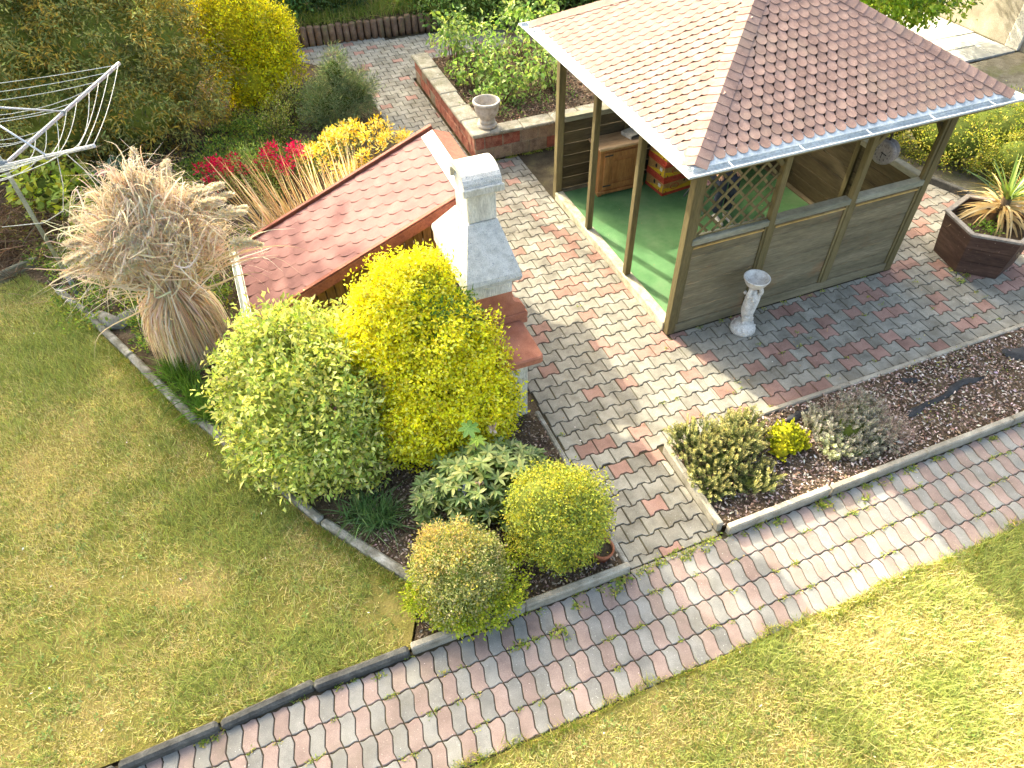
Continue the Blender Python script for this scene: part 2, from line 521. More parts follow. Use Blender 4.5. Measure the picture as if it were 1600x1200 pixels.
M['render_white'] = surface('white_roughcast', lin((212, 208, 200)), lin((178, 173, 162)), lin((226, 223, 216)), 9, 75, 0.95, 0.15, 0, 0.9, 0.014, stretch=(1, 1, .3),
                            stain=lin((176, 166, 148)), stain_scale=2.4, stain_amt=(0.58, 0.85))
M['render_dirty'] = surface('weathered_roughcast', lin((216, 213, 207)), lin((186, 184, 178)), lin((228, 225, 219)), 16, 90, 0.95, 0.15, 0, 1.0, 0.014,
                            speck=(lin((146, 148, 152)), 90, 0.62))
M['terracotta'] = surface('red_concrete', lin((178, 116, 92)), lin((152, 94, 74)), lin((194, 134, 110)), 5, 120, 0.85, 0.25, 0.04, 0.4, 0.004,
                          stain=lin((150, 106, 92)), stain_scale=3, stain_amt=(0.5, 0.8))
M['soot'] = surface('soot', lin((40, 36, 32)), None, None, 8, 60, 1, 0.1, 0)
M['brick_red'] = surface('brick_red', lin((150, 92, 78)), lin((112, 72, 62)), lin((170, 112, 94)), 10, 80, 0.95, 0.15, 0.2, 0.7, 0.008,
                         stain=lin((140, 128, 108)), stain_scale=5, stain_amt=(0.5, 0.78))
M['brick_grey'] = surface('brick_grey', lin((142, 124, 108)), lin((110, 96, 84)), lin((160, 144, 126)), 10, 80, 0.95, 0.15, 0.15, 0.7, 0.008,
                          stain=lin((120, 112, 84)), stain_scale=5, stain_amt=(0.5, 0.78))
M['mortar'] = surface('mortar', lin((140, 130, 114)), None, None, 10, 80, 1.0, 0.1, 0, 0.7, 0.008)
M['coping'] = surface('coping', lin((160, 153, 138)), lin((112, 108, 92)), lin((180, 174, 160)), 6, 90, 0.95, 0.15, 0.08, 0.7, 0.008,
                      stain=lin((110, 108, 80)), stain_scale=4, stain_amt=(0.5, 0.75), speck=(lin((196, 194, 186)), 30, 0.66))
M['stone_white'] = surface('cast_stone', lin((216, 210, 202)), lin((176, 166, 156)), lin((230, 226, 220)), 14, 90, 0.92, 0.2, 0, 0.7, 0.006,
                           stain=lin((166, 150, 138)), stain_scale=7, stain_amt=(0.55, 0.8))
M['stone_urn'] = surface('urn_stone', lin((190, 182, 172)), lin((150, 142, 132)), lin((212, 206, 198)), 12, 90, 0.95, 0.15, 0, 0.7, 0.008,
                         stain=lin((168, 142, 92)), stain_scale=6, stain_amt=(0.52, 0.78))
M['carpet'] = surface('green_carpet', lin((100, 142, 96)), lin((86, 128, 84)), lin((114, 156, 108)), 3, 320, 1.0, 0.1, 0, 1.0, 0.006, stain=lin((132, 154, 118)), stain_scale=1.6, stain_amt=(0.5, 0.85))
M['pine_wood'] = surface('cabinet_wood', lin((162, 112, 66)), lin((130, 86, 48)), lin((182, 132, 84)), 8, 60, 0.6, 0.35, 0.06, 0.2, 0.002, stretch=(1, 1, 0.15))
M['pine_top'] = surface('cabinet_top', lin((190, 156, 118)), lin((170, 134, 98)), lin((206, 176, 140)), 8, 60, 0.55, 0.35, 0, 0.2, 0.002, stretch=(0.15, 1, 1))
M['iron'] = surface('dark_iron', lin((60, 56, 52)), None, None, 20, 90, 0.6, 0.4, 0)
M['card'] = surface('carton_brown', lin((176, 134, 84)), lin((150, 110, 66)), lin((190, 150, 98)), 8, 60, 0.85, 0.2, 0.05, 0.15, 0.002)
M['card_red'] = surface('carton_red', lin((186, 76, 56)), lin((160, 60, 44)), lin((200, 92, 70)), 8, 60, 0.8, 0.2, 0.05, 0.15, 0.002)
M['card_yellow'] = surface('carton_yellow', lin((216, 176, 50)), lin((196, 154, 40)), lin((228, 192, 70)), 8, 60, 0.8, 0.2, 0.03, 0.15, 0.002)
M['paper'] = surface('paper_white', lin((224, 222, 216)), None, lin((230, 228, 224)), 8, 60, 0.8, 0.2, 0, 0.05, 0.001)
M['box_grey'] = surface('box_grey', lin((192, 186, 172)), None, None, 8, 60, 0.7, 0.3, 0, 0.1, 0.001)
M['tub'] = surface('brown_stained_tub', lin((84, 62, 52)), lin((60, 44, 38)), lin((108, 84, 72)), 9, 50, 0.75, 0.3, 0.15, 0.4, 0.004, stretch=(0.2, 0.2, 1),
                   speck=(lin((140, 116, 102)), 40, 0.7))
M['tub_edge'] = surface('grey_tub_edge', lin((146, 138, 130)), lin((112, 104, 98)), lin((166, 160, 152)), 9, 50, 0.85, 0.2, 0.1)
M['galv'] = surface('galvanised_pole', lin((178, 182, 168)), lin((156, 162, 148)), lin((194, 198, 188)), 3, 50, 0.45, 0.45, 0, 0.08, 0.001, metallic=0.25)
M['alu'] = surface('aluminium', lin((206, 208, 212)), lin((186, 188, 194)), lin((220, 222, 226)), 3, 50, 0.4, 0.5, 0, 0.05, 0.001, metallic=0.3)
M['grey_plastic'] = surface('grey_plastic', lin((128, 134, 138)), None, None, 6, 60, 0.55, 0.35, 0, 0.05, 0.001)
M['line'] = surface('washing_line', lin((224, 222, 210)), None, lin((232, 230, 222)), 6, 60, 0.6, 0.3, 0, 0.0)
M['clay'] = surface('clay_pot', lin((176, 112, 84)), lin((150, 92, 68)), lin((192, 132, 104)), 9, 70, 0.9, 0.2, 0, 0.4, 0.004)
M['palisade'] = surface('palisade_post', lin((124, 100, 84)), lin((94, 76, 62)), lin((142, 120, 102)), 8, 60, 0.95, 0.15, 0.16, 0.6, 0.006,
                        stain=lin((112, 112, 70)), stain_scale=5, stain_amt=(0.52, 0.8))
M['wall_concrete'] = surface('rendered_wall', lin((158, 150, 136)), lin((134, 126, 112)), lin((178, 171, 160)), 2.5, 60, 0.95, 0.15, 0, 0.5, 0.006)
M['slab'] = surface('paving_slab', lin((172, 172, 168)), lin((150, 150, 147)), lin((188, 188, 184)), 4, 110, 0.92, 0.2, 0.07, 0.4, 0.004)
M['fabric'] = surface('weed_fabric', lin((52, 52, 54)), lin((36, 36, 38)), lin((70, 70, 72)), 8, 120, 0.8, 0.3, 0, 0.5, 0.006)
M['clock_rim'] = surface('clock_rim', lin((136, 128, 126)), lin((108, 102, 100)), lin((152, 145, 142)), 6, 60, 0.5, 0.4, 0, 0.05, 0.001)
M['clock_face'] = surface('clock_face', lin((226, 222, 200)), lin((214, 208, 184)), lin((230, 228, 212)), 6, 60, 0.5, 0.3, 0, 0.0)
M['black'] = surface('black_paint', lin((30, 30, 32)), None, None, 6, 60, 0.6, 0.3, 0, 0.0)
M['jacket'] = surface('black_cloth', lin((40, 38, 42)), None, None, 12, 160, 0.95, 0.1, 0, 0.6, 0.004)
M['jeans'] = surface('dark_denim', lin((62, 66, 80)), lin((48, 52, 64)), lin((80, 84, 98)), 10, 200, 0.95, 0.1, 0, 0.6, 0.004)
M['skin'] = surface('skin', lin((212, 164, 132)), lin((198, 148, 116)), lin((222, 178, 148)), 10, 120, 0.6, 0.3, 0, 0.1, 0.001)
M['hair'] = surface('brown_hair', lin((84, 64, 48)), None, None, 30, 120, 0.7, 0.3, 0, 0.6, 0.004)
M['shoe'] = surface('pale_shoe', lin((222, 214, 206)), None, lin((228, 222, 216)), 12, 80, 0.7, 0.3, 0, 0.1, 0.001)
M['pink'] = surface('pink_cloth', lin((214, 124, 186)), lin((190, 100, 162)), lin((226, 146, 200)), 12, 120, 0.95, 0.1, 0, 0.4, 0.004)
M['mauve'] = surface('mauve_cloth', lin((150, 120, 122)), None, None, 12, 120, 0.95, 0.1, 0, 0.4, 0.004)
M['chair_grey'] = surface('grey_chair_metal', lin((140, 146, 152)), None, None, 6, 60, 0.5, 0.4, 0, 0.05, 0.001)

def shoots(lobes, count, per, Ls, rad_, L, W, base_pal, tip_pal, tip0=.55, up=.9, out=.5, rand=.35, depth=.12, lump=.25, zmin=.02):
    """upright bottle brush shoots: needles along an axis, pale towards the tip"""
    lob = np.array(lobes, float)
    ar = lob[:, 3] * lob[:, 4] + lob[:, 3] * lob[:, 5] + lob[:, 4] * lob[:, 5]
    wh_ = rng.choice(len(lob), count, p=ar / ar.sum())
    d = unit(rng.standard_normal((count, 3))); d[:, 2] = np.abs(d[:, 2]) * 1.0 - .15
    c = lob[wh_, :3] + d * lob[wh_, 3:6] * (1 - np.abs(rng.standard_normal((count, 1))) * depth + lump * .5 * rng.standard_normal((count, 1)))
    ax = unit(d * out + np.array([[0, 0, up]]) + rand * rng.standard_normal((count, 3)))
    ln = Ls * rng.uniform(.6, 1.35, count)
    tone = 1 + .2 * rng.standard_normal(count); pale = rng.random(count)
    i = np.repeat(np.arange(count), per); n = len(i); t = rng.random(n)
    rd = unit(np.cross(ax[i], rng.standard_normal((n, 3))))
    P_ = c[i] + ax[i] * (ln[i] * (t - .45))[:, None] + rd * rad_ * .15
    D = ax[i] * .75 + rd * .8 + .15 * rng.standard_normal((n, 3))
    col = pick(base_pal, n, .14); tip = pick(tip_pal, n, .1)
    f = (np.clip((t - tip0) / (1 - tip0), 0, 1) * (.35 + .65 * pale[i]))[:, None]
    col = (col * (1 - f) + tip * f) * tone[i][:, None].clip(.6, 1.4)
    P_[:, 2] = np.maximum(P_[:, 2], zmin)
    return leaves_geo(P_, D, rd + .5 * rng.standard_normal((n, 3)), L * (1.1 - .4 * t), W, col, .2, .05)
# ------------------------------------------------------------------ the setting: ground, lawns, beds
CAMP = np.array([-3.8, -4.95, 5.5])
sheet('ground', [[(-30, -20), (40, -20), (40, 45), (-30, 45)]], -0.06, M['ground'], label='bare brown earth under the whole garden')
LAWN_L = [(-12, -2.43), (-3.74, -2.43), (-3.50, -1.92), (-4.18, -1.02), (-5.12, 0.68), (-5.72, 1.95), (-6.55, 3.62), (-6.9, 4.15), (-9, 3.2), (-12, 3.0)]
LAWN_R = [(-12, -9), (6, -9), (6, -3.36), (-12, -3.46)]
sheet('lawn', [LAWN_L], 0.0, M['turf'], label='patchy dry lawn left of the flower bed')
sheet('lawn', [LAWN_R], 0.0, M['turf'], label='bright patchy lawn below the striped path')
BED_L = [(-1.83, -2.42), (-3.70, -2.40), (-3.47, -1.92), (-4.14, -1.02), (-5.08, 0.68), (-5.68, 1.95), (-6.5, 3.62), (-9, 6.0), (-9, 9.0), (-3.0, 10.0), (-1.66, 8.4), (-1.66, 2.6), (-1.80, 2.6), (-1.80, -0.5)]
sheet('bed_soil', [BED_L], 0.015, M['soil'], label='dark mulched soil of the planted bed beside the shed')
BED_R = [(-0.83, -2.42), (5.0, -2.42), (5.0, -1.46), (-0.83, -1.46)]
sheet('bed_soil', [BED_R], 0.03, M['soil'], label='dark soil of the narrow bed between patio and striped path')
sheet('bed_soil', [[(-0.5, 4.7), (4.5, 4.7), (4.5, 7.7), (-0.5, 7.7)]], 0.36, M['soil'], label='soil filling the raised brick bed')
sheet('bank_soil', [[(-9, 10.25), (-2.7, 10.27), (0.4, 9.98), (8, 9.6), (8, 16), (-9, 16)]], 0.27, M['ground'], label='raised bank of soil behind the palisade edging')
sheet('joint_sand', [[(-1.83, -2.47), (-0.86, -2.47), (-0.86, -1.44), (5.4, -1.44), (5.4, 4.5), (-1.62, 4.5), (-1.62, 10.2), (2.2, 10.0), (2.2, 10.25), (-3.2, 10.25), (-3.2, 8.6), (-1.62, 8.6), (-1.83, 2.6)]], -0.012, M['joint'], label='dark sand showing in the joints of the patio')
sheet('joint_sand', [[(-0.62, 7.75), (2.2, 7.75), (2.2, 10.0), (-1.6, 10.0)]], -0.016, M['joint'], label='dark sand showing in the joints of the rear path')
sheet('joint_sand', [[(-7.2, -3.48), (4.0, -3.42), (4.0, -2.44), (-7.2, -2.46)]], -0.012, M['joint'], label='dark sand showing in the joints of the striped path')

# ------------------------------------------------------------------ pavers
def fr(o, label): return tag(o, label=label, kind='structure')
patio = fr(thing('patio', (2, -0.7, 0), None, None), 'patio of grey and red bone shaped pavers round the gazebo')
side_path = fr(thing('side_path', (-0.9, 1.5, 0), None, None), 'grey and red paved strip between barbecue and gazebo')
rear_path = fr(thing('rear_path', (-1.1, 7, 0), None, None), 'grey paved path running back beside the raised brick bed')
walk = fr(thing('path', (-2, -2.96, 0), None, None), 'striped path of wavy pink and grey pavers along the lawn')

GAP = 0.0115
def bone_poly():
    L, h, a, g = .2, .165, .0135, GAP / 2
    xs = [L / 2 - g, .063, .037, -.037, -.063, -L / 2 + g]
    ys = [h / 2 + a - g, h / 2 + a - g, h / 2 - a - g, h / 2 - a - g, h / 2 + a - g, h / 2 + a - g]
    up = list(zip(xs, ys))
    return [(-x, -y) for x, y in up] + up
def wave_poly():
    w, h, g, d = .1125, .225, GAP / 2 * .72, .0125
    sx = lambda y: d * math.sin(2 * PI * y / h)
    ey = lambda x: .008 * math.sin(2 * PI * x / w)
    ts = [-.5, -.25, 0, .25, .5]
    right = [(w / 2 - g + sx(t * h), t * (h - 2 * g)) for t in ts[1:-1]]
    left = [(-w / 2 + g + sx(t * h), t * (h - 2 * g)) for t in reversed(ts[1:-1])]
    bot = [(t * (w - 2 * g), -h / 2 + g + ey(t * w)) for t in ts]
    top = [(t * (w - 2 * g), h / 2 - g + ey(t * w)) for t in reversed(ts)]
    return bot + right + top + left

def poly_area(p):
    return .5 * abs(sum(p[i - 1][0] * p[i][1] - p[i][0] * p[i - 1][1] for i in range(len(p))))

def paver_mb(mb, poly, M4=None, z0=-.03, z1=0.0, b=.0045):
    n = len(poly)
    cx = sum(p[0] for p in poly) / n; cy = sum(p[1] for p in poly) / n
    ins = []
    for x, y in poly:
        dx, dy = x - cx, y - cy; L = math.hypot(dx, dy) or 1
        ins.append((x - dx / L * b * 1.2, y - dy / L * b * 1.2))
    vs = [(x, y, z0) for x, y in poly] + [(x, y, z1 - b) for x, y in poly] + [(x, y, z1) for x, y in ins]
    fs = [(i, (i + 1) % n, n + (i + 1) % n, n + i) for i in range(n)] + [(n + i, n + (i + 1) % n, 2 * n + (i + 1) % n, 2 * n + i) for i in range(n)] + [tuple(range(2 * n, 3 * n))]
    return mb.add(vs, fs, False, M4)

def lay(parent, rects, poly, px, py, shift, red_of, mats, x0, y0, limit=300, name='paver'):
    """rows along X; stones clipped to the rectangles they fall in"""
    full = poly_area(poly)
    shared = {}
    todo = []
    for (xa, xb, ya, yb) in rects:
        r0 = int(math.floor((ya - y0) / py)) - 1; r1 = int(math.ceil((yb - y0) / py)) + 1
        for r in range(r0, r1 + 1):
            cy = y0 + (r + .5) * py
            off = shift * (r % 2)
            c0 = int(math.floor((xa - x0 - off) / px)) - 1; c1 = int(math.ceil((xb - x0 - off) / px)) + 1
            for c in range(c0, c1 + 1):
                cx = x0 + off + (c + .5) * px
                pp = [(min(max(cx + x, xa), xb) - cx, min(max(cy + y, ya), yb) - cy) for x, y in poly]
                ar = poly_area(pp)
                if ar < full * .12: continue
                qq = [pp[0]]
                for p in pp[1:]:
                    if math.hypot(p[0] - qq[-1][0], p[1] - qq[-1][1]) > 1e-4: qq.append(p)
                if math.hypot(qq[0][0] - qq[-1][0], qq[0][1] - qq[-1][1]) < 1e-4: qq.pop()
                if len(qq) < 3: continue
                d = (cx - CAMP[0]) ** 2 + (cy - CAMP[1]) ** 2
                todo.append((d, cx, cy, qq, ar > full * .995, red_of(r, c, cx, cy)))
    todo.sort(key=lambda t: t[0])
    rest = {False: MB(), True: MB()}
    for i, (d, cx, cy, pp, whole, red) in enumerate(todo):
        z = random.gauss(0, .0011); tilt = (random.gauss(0, .004), random.gauss(0, .004)); rz = random.gauss(0, .006)
        Mx = Matrix.Translation((cx + random.gauss(0, .0008), cy + random.gauss(0, .0008), z)) @ Matrix.Rotation(rz, 4, 'Z') @ Matrix.Rotation(tilt[0], 4, 'X') @ Matrix.Rotation(tilt[1], 4, 'Y')
        if i < limit:
            if whole and red in shared: me = shared[red]
            else:
                mb = MB(); paver_mb(mb, pp); me = mb.mesh(name); me.materials.append(mats[1 if red else 0])
                if whole: shared[red] = me
            put(name, me, None, parent, M=Mx)
        else:
            paver_mb(rest[red], pp, Mx)
    for red, mb in rest.items():
        if mb.v: mb.build('far_pavers', mats[1 if red else 0], parent, kind='stuff')
    return len(todo)

def red_patio(r, c, x, y):
    k = math.sin(r * 12.9898 + c * 78.233) * 43758.5453; k -= math.floor(k)
    if y > 0 and x < 0: p = .24 if y < 3.6 else .15
    elif x > 0: p = .30 if x < 2.6 else .26
    else: p = .15
    g = math.sin(r * 3.1 + math.floor(c / 2.0) * 7.7 + (r // 2) * 2.2)
    return k < p * (1.55 if g > 0.1 else .35)
MP = (M['paver_grey'], M['paver_red'])
BONE = bone_poly(); WAVE = wave_poly()
lay(patio, [(-1.78, -0.91, -2.46, -1.40), (0.0, 5.35, -1.40, -0.004), (3.21, 5.30, -0.004, 1.9)], BONE, .2, .165, .1, red_patio, MP, 0.03, -1.39)
lay(side_path, [(-1.78, 0.0, -1.40, 2.6), (-1.60, -0.02, 2.6, 4.48)], BONE, .2, .165, .1, red_patio, MP, 0.03, -1.39)
def red_rear(r, c, x, y):
    k = math.sin(r * 32.9898 + c * 58.233) * 43758.5453; k -= math.floor(k)
    return k < .13
lay(rear_path, [(-1.60, -0.73, 4.48, 8.0), (-3.0, -0.73, 8.7, 10.1), (-1.60, -0.73, 8.0, 8.7), (-0.73, 2.0, 7.85, 9.85)], BONE, .2, .165, .1, red_rear, MP, 0.03, -1.39)
lay(walk, [(-6.15, 2.95, -3.40, -2.50)], WAVE, .1125, .225, 0.0, lambda r, c, x, y: (r + c) % 2 == 0, (M['wave_grey'], M['wave_red']), 0, -3.40)
# a narrow mortar strip between patio and striped path
mb = MB(); x = -1.80
while x < -0.92:
    w = random.uniform(.09, .2); mb.box(x, min(x + w - .008, -.91), -2.515, -2.472, -.03, .001 + random.uniform(-.002, .002), .004); x += w
mb.build('edging_strip', M['concrete'], walk)

# ------------------------------------------------------------------ kerbs
def kerb(name, pts, w, h, mat, label, seg=1.0, bev=.012, wob=.004, z0=-.05, group=None):
    root = thing(name, (*pts[0], 0), label, 'kerb', group)
    for a, b in zip(pts[:-1], pts[1:]):
        a2, b2 = Vector((*a, 0)), Vector((*b, 0)); L = (b2 - a2).length; n = max(1, round(L / seg))
        for i in range(n):
            p = a2.lerp(b2, i / n); q = a2.lerp(b2, (i + 1) / n); d = (q - p).normalized()
            p = p + d * .004 + Vector((random.gauss(0, wob), random.gauss(0, wob), 0)); q = q - d * .004 + Vector((random.gauss(0, wob), random.gauss(0, wob), 0))
            hz = h + random.gauss(0, wob * .7)
            MB().bar(p + Vector((0, 0, (hz + z0) / 2)), q + Vector((0, 0, (hz + z0) / 2)), w, hz - z0, bev=bev).build('kerb_stone', mat, root)
    return root
kerb('concrete_kerb', [(-1.80, -2.465), (-3.74, -2.45)], .062, .105, M['concrete'], 'pale raised concrete kerb in front of the two clipped round shrubs')
kerb('concrete_kerb', [(-1.805, -2.42), (-1.83, -0.5)], .05, .035, M['old_kerb'], 'low grey kerb along the bed foot beside barbecue and paving')
kerb('lichen_kerb', [(-6.52, 3.6), (-5.70, 1.96), (-5.10, .69), (-4.16, -1.0), (-3.5, -1.92)], .085, .075, M['old_kerb'], 'old lichen spotted kerb slanting between left lawn and pampas grass', bev=.022, wob=.012)
kerb('dark_kerb', [(-3.76, -2.455), (-4.5, -2.445), (-5.2, -2.47), (-5.9, -2.5), (-7.5, -2.56)], .075, .07, M['dark_kerb'], 'dark weathered kerb between left lawn and striped path', seg=.8, bev=.02, wob=.01)
kerb('concrete_kerb', [(-0.865, -1.43), (-0.865, -2.42)], .06, .10, M['concrete'], 'short brown kerb at the left end of the juniper bed')
kerb('concrete_kerb', [(-0.83, -2.465), (3.6, -2.455)], .062, .105, M['concrete'], 'long pale kerb between juniper bed and striped path')
kerb('concrete_kerb', [(-0.8, -1.43), (4.6, -1.43)], .06, .05, M['concrete'], 'low kerb between gazebo patio and juniper bed')
kerb('concrete_kerb', [(5.45, -1.4), (5.43, 0.0), (5.36, .9), (5.15, 1.5), (4.7, 2.6), (4.5, 4.2)], .07, .10, M['dark_kerb'], 'dark kerb beside the golden hedge right of the gazebo')
kerb('concrete_kerb', [(-1.63, 2.7), (-1.63, 8.6)], .05, .04, M['old_kerb'], 'low kerb between rear path and yellow azalea')
r = thing('timber_plank', (-7.4, 4.0, 0), 'grey weathered plank edging by the twig heap at far left', 'plank')
MB().bar((-8.1, 3.75, .04), (-6.78, 4.3, .05), .05, .16, bev=.01).build('plank', M['rail'], r)

# ------------------------------------------------------------------ raised brick bed
wall = thing('brick_wall', (-0.7, 4.5, 0), 'low brick wall with concrete coping round the raised bed behind the gazebo', 'wall')
MB().box(-.69, -.46, 4.52, 7.75, 0, .395).box(-.46, 4.6, 4.52, 4.74, 0, .395).build('core', M['mortar'], wall)
bl, bh = .285, .178
def brick_run(along, fixed, a, b, sgn):
    for k in range(2):
        x = a - (.14 if k else 0)
        while x < b:
            p, q = max(a, x), min(b, x + bl)
            if q - p > .03:
                red = random.random() < (.45 if along == 'x' else .8)
                z = .015 + k * (bh + .014); o = random.uniform(.004, .012)
                mb = MB()
                if along == 'x': mb.box(p + .006, q - .006, fixed - o, fixed + .05, z, z + bh, .007)
                else: mb.box(fixed - o, fixed + .05, p + .006, q - .006, z, z + bh, .007)
                mb.build('brick', M['brick_red' if red else 'brick_grey'], wall)
            x += bl + .006
brick_run('x', 4.52, -.69, 2.6, 1)
brick_run('y', -.69, 4.53, 7.75, 1)
y = 4.49
while y < 7.75:
    L = random.uniform(.45, .6); q = min(7.78, y + L)
    MB().box(-.735 + random.gauss(0, .006), -.44 + random.gauss(0, .008), y + .004, q - .004, .397, .452 + random.gauss(0, .003), .014).build('coping_slab', M['coping'], wall); y += L
x = -.44
while x < 4.6:
    L = random.uniform(.45, .6)
    MB().box(x + .004, x + L - .004, 4.47 + random.gauss(0, .006), 4.77 + random.gauss(0, .008), .397, .450 + random.gauss(0, .003), .014).build('coping_slab', M['coping'], wall); x += L

# palisade edging
pal = thing('palisade_edging', (-1.1, 10.05, 0), 'row of upright brown palisade posts edging the bank behind the rear path', 'edging')
n = 27
for i in range(n):
    t = i / (n - 1); x = -3.1 + 3.6 * t; y = 10.22 - .28 * t
    h = .36 + random.gauss(0, .012) - .03 * t
    MB().lathe([(.062, -.02), (.064, .1), (.063, h - .02), (.05, h)], 10, Matrix.Translation((x, y, 0)) @ Matrix.Rotation(random.uniform(0, 1), 4, 'Z') @ Matrix.Rotation(random.gauss(0, .02), 4, 'X')).build('post', M['palisade'], pal)

# ------------------------------------------------------------------ far right: slabs and a low wall
terrace = fr(thing('terrace', (9, 5, 0), None, None), 'pale square paving slabs before the wall at top right')
for i in range(4):
    for j in range(5):
        MB().box(8.15 + i * .5 + .006, 8.15 + (i + 1) * .5 - .006, 4.42 + j * .5 + .006, 4.42 + (j + 1) * .5 - .006, -.03, .02 + random.gauss(0, .003), .006).build('slab', M['slab'], terrace)
ow = thing('rendered_wall', (10.3, 6, 0), 'grey rendered garden wall with white corner pier at top right', 'wall')
MB().box(10.22, 10.45, 4.72, 9.5, 0, 1.25, .01).build('wall_panel', M['wall_concrete'], ow)
MB().box(10.17, 10.5, 4.42, 4.72, 0, 1.3, .015).build('pier', M['render_white'], ow)
MB().box(10.22, 10.45, 0.5, 4.42, 0, 1.25, .01).build('wall_panel', M['wall_concrete'], ow)
MB().box(10.12, 10.55, 0.5, 9.5, 1.302, 1.38, .015).build('coping_slab', M['tub'], ow)
sheet('yard', [[(5.45, -1.4), (18, -1.4), (18, 9), (10.2, 9), (10.2, 4.4), (6.5, 4.2), (5.2, 3.4)]], 0.0, M['gravel'], label='weedy gravel yard right of the gazebo')

# ------------------------------------------------------------------ gazebo
G = 3.2
gz = thing('gazebo', (1.6, 1.6, 0), 'square green brown timber gazebo with a shingled pyramid roof and zinc gutters', 'gazebo')
PW = .095
posts = [(0, 0), (G, 0), (0, G), (G, G), (1.07, 0), (2.13, 0), (0, 1.07), (0, 2.13), (1.07, G), (2.13, G), (G, 1.07), (G, 2.13)]
for i, (x, y) in enumerate(posts):
    w = PW if i < 4 else .075
    x0 = min(max(x - w / 2, 0), G - w); y0 = min(max(y - w / 2, 0), G - w)
    MB().box(x0, x0 + w, y0, y0 + w, 0.0 if i < 4 else .121, 2.12, .006).build('post', M['timber'], gz)
# cover strips beside the corner post, braces
MB().box(.0955, .135, .012, .045, 1.275, 2.12, .004).build('cover_strip', M['timber'], gz)
MB().box(G - .135, G - .0955, .012, .045, 1.275, 2.12, .004).build('cover_strip', M['timber'], gz)
for a, b in (((2.17, .05, 1.85), (2.42, .05, 2.11)), ((G - .05, .10, 1.80), (G - .05, .38, 2.11)), ((1.02, .05, 1.9), (.84, .05, 2.11))):
    MB().bar(a, b, .05, .05, up=(0, 1, 0), bev=.004).build('brace', M['timber'], gz)
# sill beams
MB().box(-.012, .11, .0955, G - .0955, 0, .12, .008).build('sill_beam', M['sill'], gz)
MB().box(G - .11, G, .0955, G - .0955, 0, .12, .008).build('sill_beam', M['board'], gz)
MB().box(.0955, G - .0955, .006, .11, 0, .12, .008).build('sill_beam', M['board'], gz)
MB().box(.0955, G - .0955, G - .11, G, 0, .12, .008).build('sill_beam', M['board'], gz)
# top plates
for b in ((0, G, 0, .10), (0, G, G - .1, G)):
    MB().box(*b, 2.1205, 2.22, .006).build('top_plate', M['timber'], gz)
for b in ((0, .1, .1005, G - .1005), (G - .1, G, .1005, G - .1005)):
    MB().box(*b, 2.1205, 2.22, .006).build('top_plate', M['timber'], gz)
def wall_panel(side, a, b, ztop, rails=True):
    """boards between posts from a to b on one side of the gazebo"""
    def bx(mb, u0, u1, d0, d1, z0, z1, bv):
        if side == 'front': mb.box(u0, u1, d0, d1, z0, z1, bv)
        elif side == 'back': mb.box(u0, u1, G - d1, G - d0, z0, z1, bv)
        elif side == 'right': mb.box(G - d1, G - d0, u0, u1, z0, z1, bv)
        else: mb.box(d0, d1, u0, u1, z0, z1, bv)
        return mb
    n = 6; z0 = .122; h = (ztop - .07 - z0) / n
    for i in range(n):
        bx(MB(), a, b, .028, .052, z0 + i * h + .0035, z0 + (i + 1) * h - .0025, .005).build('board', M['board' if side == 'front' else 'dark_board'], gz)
    # edge battens, bare wood strip and rail
    bx(MB(), a, a + .032, .012, .0275, .125, ztop - .075, .003).build('batten', M['timber'], gz)
    bx(MB(), b - .032, b, .012, .0275, .125, ztop - .075, .003).build('batten', M['timber'], gz)
    bx(MB(), a + .033, b - .033, .004, .0275, ztop - .122, ztop - .106, .002).build('bare_strip', M['raw_wood'], gz)
    bx(MB(), a - .002, b + .002, -.006, .10, ztop - .07, ztop, .008).build('rail', M['rail'], gz)
cuts = [(.0965, 1.0315), (1.1085, 2.0915), (2.1685, G - .0965)]
for a, b in cuts:
    wall_panel('front', a, b, 1.27); wall_panel('back', a, b, 1.20); wall_panel('right', a, b, 1.27)
# lattice in the first front bay
lat = MB().box(.137, 1.03, .035, .043, 1.2705, 1.29, .002).build('lattice_panel', M['timber'], gz)
def clip(px, pz, dx, dz, X0, X1, Z0, Z1):
    t0, t1 = -9, 9
    for p, d, lo, hi in ((px, dx, X0, X1), (pz, dz, Z0, Z1)):
        ta, tb = sorted(((lo - p) / d, (hi - p) / d)); t0 = max(t0, ta); t1 = min(t1, tb)
    return (t0, t1) if t1 - t0 > .05 else None
for sgn, yy in ((1, .052), (-1, .068)):
    for k in range(-14, 15):
        c = clip(.58 + k * .172, 1.70, .7071, .7071 * sgn, .14, 1.028, 1.29, 2.118)
        if c:
            p = lambda t: (.58 + k * .172 + .7071 * t, yy, 1.70 + .7071 * sgn * t)
            MB().bar(p(c[0]), p(c[1]), .012, .03, up=(-.7071 * sgn, 0, .7071), bev=.002).build('lattice_slat', M['timber'], lat)
